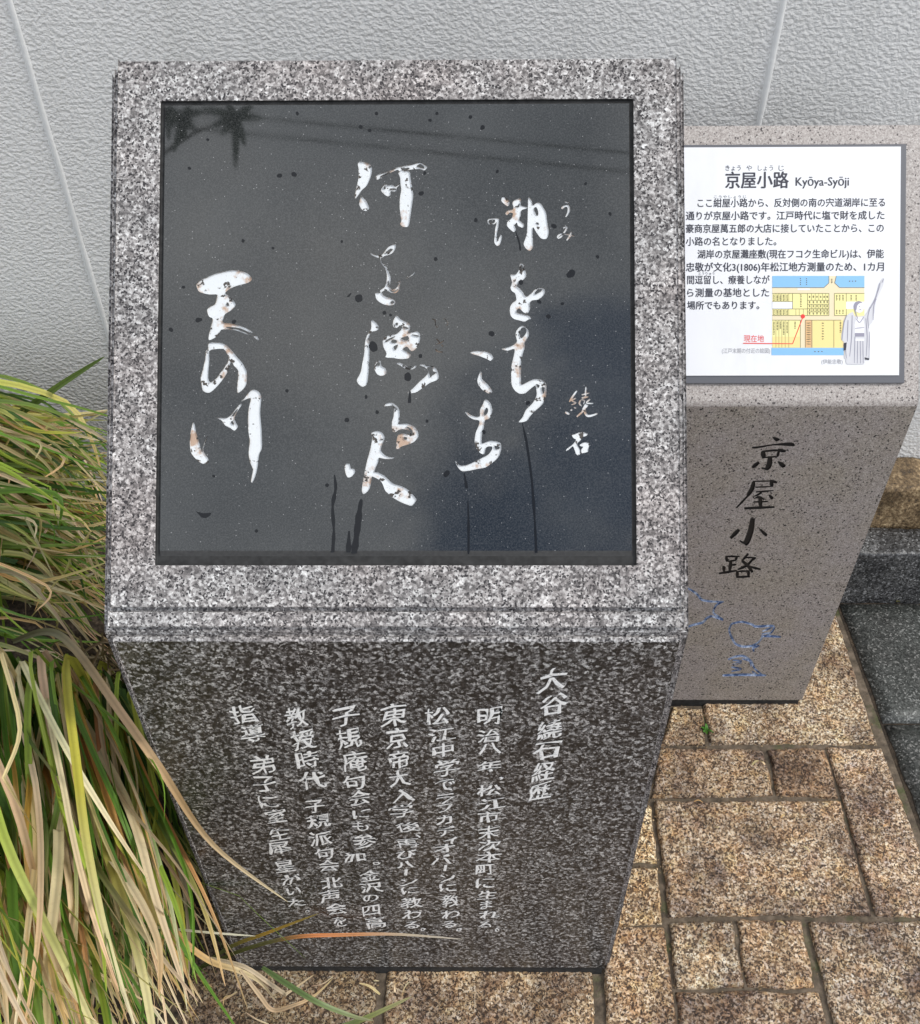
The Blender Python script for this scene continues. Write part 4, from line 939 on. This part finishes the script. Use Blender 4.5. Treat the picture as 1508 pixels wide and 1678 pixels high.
fall('grass_tussock', 'dark green blades in the shade against the left side of the stone', 33, 30, (165, 225, 1090, 1180), (70, 190), (1540, 1660), (.32, .42), (-.05, .06), .05, (.009, .0145), .06)
# single blades that cross the stone and the paving
def lone(name, label, pts, wd, cols, seed, n=7, twist=.25):
    host = T1 if pts[0][2] > .7 else T3
    r = random.Random(seed); mb = MB(); mb.c = []; P = [atY(*p) for p in pts]
    if pts[0][2] < .05 and P[0].z < .02: pass
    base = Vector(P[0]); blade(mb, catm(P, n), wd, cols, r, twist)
    mb.v = [tuple(Vector(v)-base) for v in mb.v]
    o = mb.build(name, M['blade'], host, smooth=True); o.location = base-host.location
    return tag(o, label)
lone('grass_blade', 'long olive blade drying to orange that leans across the front to the last column', [(20,1052,.36),(75,1035,.30),(120,1060,.22),(200,1170,.06),(262,1258,-.03),(350,1385,-.024),(472,1478,-.012)], .011, [(.10,.10,.05),(.17,.16,.09),(.50,.34,.20),(.62,.42,.22),(.75,.66,.44)], 1)
lone('grass_blade', 'thin green blade with a yellow tip rising towards the lower end of the writing', [(300,1610,.0),(370,1556,-.02),(440,1528,-.02),(522,1497,-.012)], .0055, [(.07,.09,.03),(.09,.11,.03),(.36,.22,.03),(.25,.2,.05)], 2)
lone('grass_blade', 'thin blade with a long orange middle lying level under the writing', [(320,1590,-.01),(400,1556,-.02),(480,1536,-.02),(560,1532,-.014),(650,1531,-.012),(758,1539,-.010)], .0052, [(.06,.08,.02),(.10,.11,.03),(.12,.11,.04),(.62,.22,.07),(.60,.28,.12),(.5,.42,.3),(.45,.42,.36)], 3)
lone('grass_blade', 'pale green blade lying across the paving below the front', [(430,1585,-.03),(470,1612,-.06),(520,1642,-.09),(575,1664,-.10),(612,1673,-.11)], .008, [(.16,.24,.09),(.17,.26,.10),(.22,.28,.12),(.5,.5,.3)], 4)
lone('grass_blade', 'green grass blade pointing right from the bottom edge over a paving joint', [(540,1690,-.11),(600,1668,-.10),(675,1633,-.08)], .0075, [(.15,.22,.08),(.22,.26,.08),(.4,.36,.18)], 5)
lone('grass_blade', 'straw blade bent in a sharp corner on the paving', [(345,1570,-.02),(400,1584,-.04),(440,1610,-.05),(466,1628,-.06),(472,1627,-.06),(515,1597,-.02)], .006, [(.66,.55,.38),(.62,.5,.34),(.6,.48,.3)], 6, 4)
lone('grass_blade', 'orange to straw dry blade curling over the paving at the corner of the front', [(255,1480,.03),(300,1540,-.02),(345,1575,-.04),(390,1590,-.05),(425,1608,-.05),(452,1640,-.06)], .0085, [(.62,.34,.12),(.68,.44,.18),(.7,.58,.34),(.64,.52,.34)], 7)
lone('grass_blade', 'pale tan blade looping on the paving near the bottom edge', [(395,1590,-.05),(425,1630,-.07),(447,1655,-.08),(480,1648,-.08),(515,1632,-.06),(545,1604,-.03)], .006, [(.6,.47,.3),(.62,.45,.28),(.6,.42,.24),(.5,.4,.2)], 8)
lone('grass_blade', 'short white straw sticking out level in front of the stone corner', [(225,1516,.0),(330,1527,-.03),(420,1534,-.02)], .0028, [(.55,.52,.38),(.6,.58,.42),(.6,.58,.45)], 9)
lone('grass_blade', 'straight green blade slanting up against the wall beside the plaque', [(-30,712,.80),(40,672,.74),(100,630,.68),(172,584,.60)], .0115, [(.09,.15,.03),(.10,.17,.035),(.12,.19,.04),(.10,.16,.03)], 10)
lone('grass_blade', 'broad straw blade drooping below the green one against the wall', [(-40,640,.80),(60,668,.74),(120,690,.66),(175,722,.58)], .0105, [(.5,.38,.2),(.6,.48,.3),(.62,.5,.32),(.5,.4,.24)], 11)
# bits of litter and weeds
def weed(loc, s, seed, name, label, cat, cols, n=9):
    r = random.Random(seed); mb = MB(); mb.c = []
    for i in range(n):
        a = r.random()*2*pi; l = s*r.uniform(.5, 1); d = Vector((cos(a), sin(a), 0))
        pts = [Vector((0, 0, .0)), d*l*.4+Vector((0, 0, l*.5)), d*l+Vector((0, 0, l*r.uniform(.3, .7)))]
        blade(mb, catm(pts, 4), s*.45, [jit(c, r) for c in cols], r, .4, Vector((0, -.3, 1)))
    o = mb.build(name, M['blade'], smooth=True); o.location = loc
    return tag(o, label, cat)
p = gnd(1158, 1196); weed((p.x, p.y, -.002), .016, 3, 'weed', 'tiny bright green weed growing in a joint below the brown stone', 'weed', [(.07, .20, .03), (.09, .26, .04)])
p = gnd(1472, 983); weed((p.x, p.y-.004, 0), .014, 4, 'weed', 'tiny yellowish weed at the foot of the grey kerb', 'weed', [(.16, .17, .05), (.22, .2, .08)], 6)
# dead blades tangled at the tussock foot
r = random.Random(77); mb = MB(); mb.c = []
b0 = atY(150, 1075, .40)
for i in range(46):
    q = atY(r.uniform(120, 195), r.uniform(1030, 1180), r.uniform(.36, .44)); P = [q]
    for _ in range(3): P.append(P[-1]+Vector((r.uniform(-.05, .05), r.uniform(-.03, .02), r.uniform(-.06, .035))))
    for v in P: v.x = min(v.x, -.314)
    blade(mb, catm(P, 4), r.uniform(.002, .005), [jit((.16, .12, .06), r), jit((.24, .18, .09), r), jit((.2, .16, .08), r)], r, 1)
mb.v = [tuple(Vector(v)-b0) for v in mb.v]; o = mb.build('dead_grass', M['blade'], smooth=True); o.location = b0; tag(o, 'tangle of brown dead grass caught at the left edge of the monument', 'dead grass')

r = random.Random(12); mb = MB()
for i in range(420):
    q = r.choice(seen); a, b = r.choice(((0, 1), (1, 2), (2, 3), (3, 0))); t = r.random()
    x = q[a][0]*(1-t)+q[b][0]*t+r.gauss(0, .006); y = q[a][1]*(1-t)+q[b][1]*t+r.gauss(0, .006)
    if (-.3 < x < .3 and 0 < y < .43) or (SX0 < x < SX1 and SY < y): continue
    e = r.uniform(.0008, .0024); c = Vector((x, y, -.004+e*.5))
    v = [mb.vert(c+Vector((r.uniform(-1, 1), r.uniform(-1, 1), r.uniform(-.3, .3)))*e*.35+Vector(d)*e) for d in ((1, 0, 0), (0, 1, 0), (-1, 0, 0), (0, -1, 0), (0, 0, 1), (0, 0, -1))]
    for f in ((0, 1, 4), (1, 2, 4), (2, 3, 4), (3, 0, 4), (1, 0, 5), (2, 1, 5), (3, 2, 5), (0, 3, 5)): mb.face([v[k_] for k_ in f])
tag(mb.build('grit', M['kerb_brown']), 'loose sand and grit lying along the paving joints', 'grit', kind='stuff')
mb = MB(); mb.c = []
for i in range(70):
    x, y = r.uniform(-.62, -.02), r.uniform(-.16, .0)
    if r.random() < .35: x, y = r.uniform(.31, .85), r.uniform(-.1, .5)
    a = r.random()*6.3; l = r.uniform(.008, .045)*(1 if x < .3 else .4); c = Vector((x, y, .005)); d = Vector((cos(a), sin(a), 0))*l; n2 = Vector((-sin(a), cos(a), 0))*l*r.uniform(-.25, .25)
    blade(mb, catm([c, c+d*.5+n2+Vector((0, 0, r.uniform(.001, .006))), c+d], 3), r.uniform(.0012, .0035), [jit(r.choice(DRY), r) for _ in range(2)], r, .3, Vector((0, 0, 1)))
tag(mb.build('grass_litter', M['blade']), 'broken bits of dry grass scattered on the paving', 'litter', kind='stuff')

# ================================================================== BEHIND THE CAMERA (seen mirrored in the plaque)
def mirror(px, py, dist):
    u, v = px_slope(px, py); p = Vector((u, *sp_(v, PN))); d = (p-CAM).normalized(); n = Vector((0, -sA, cA)); return p+(d-2*d.dot(n)*n)*dist
mb = MB()
for i, (pa, pb, dd_) in enumerate((((500,200),(1000,247),5.2), ((500,228),(930,271),5.2))):
    a = mirror(*pa, dd_); b = mirror(*pb, dd_); d = (b-a).normalized(); a2, b2 = a-d*9, b+d*9
    m2 = MB(); m2.tube([a2.lerp(b2, k_/24) for k_ in range(25)], .0075, 0, 8)
    tag(m2.build('overhead_cable', M['cable']), ['upper thin black cable strung over the street', 'lower thin black cable strung over the street'][i], 'cable')
tree = empty('street_tree', (-1.75, -1.25, -.01), 'small tree leaning over from the left, its leaves mirrored in the plaque', 'tree')
T0 = Vector(tree.location); mb = MB()
c0 = mirror(385, 200, 2.6)
trunk = [Vector((0, 0, 0)), Vector((.03, .02, 1.2)), Vector((.10, .05, 2.4)), c0-T0+Vector((-.45, -.25, .15))]
mb.tube(catm(trunk, 5), [.06-.045*i/15 for i in range(16)], 0, 8)
mb.tube(catm([trunk[-1], c0-T0+Vector((-.2, -.1, .16)), c0-T0+Vector((0, 0, .03))], 4), [.012, .010, .009, .008, .007, .006, .005, .004, .003], 0, 6)
mb.build('trunk', M['bark'], tree, smooth=True)
mb = MB(); mb.c = []; r = random.Random(5)
def leaf(a, b, wd): blade(mb, catm([a, a.lerp(b, .5)+Vector((0, 0, .01)), b], 4), wd, [(.03, .05, .02), (.035, .06, .02)], r, .1, Vector((0, .36, -.93)))
hub = [(385, 192, [(432,194),(402,240),(386,278),(362,222),(345,208),(330,176),(370,168),(415,172)]), (300, 190, [(268,206),(284,250),(300,232),(318,214),(335,182),(312,172)]), (272, 176, [(276,230),(292,190),(262,200)])]
for hx, hy, tips in hub:
    a = mirror(hx, hy, 2.6)
    for t in tips: leaf(a, mirror(t[0], t[1], 2.6), .027)
for i in range(60):
    a = c0+Vector((r.uniform(-1.4, -.75), r.uniform(-.5, .3), r.uniform(-.1, .45))); leaf(a, a+Vector((r.uniform(-.1, .1), r.uniform(-.1, .1), r.uniform(-.12, 0))), .03)
mb.v = [tuple(Vector(v)-T0) for v in mb.v]; mb.build('crown', M['blade'], tree, smooth=True)
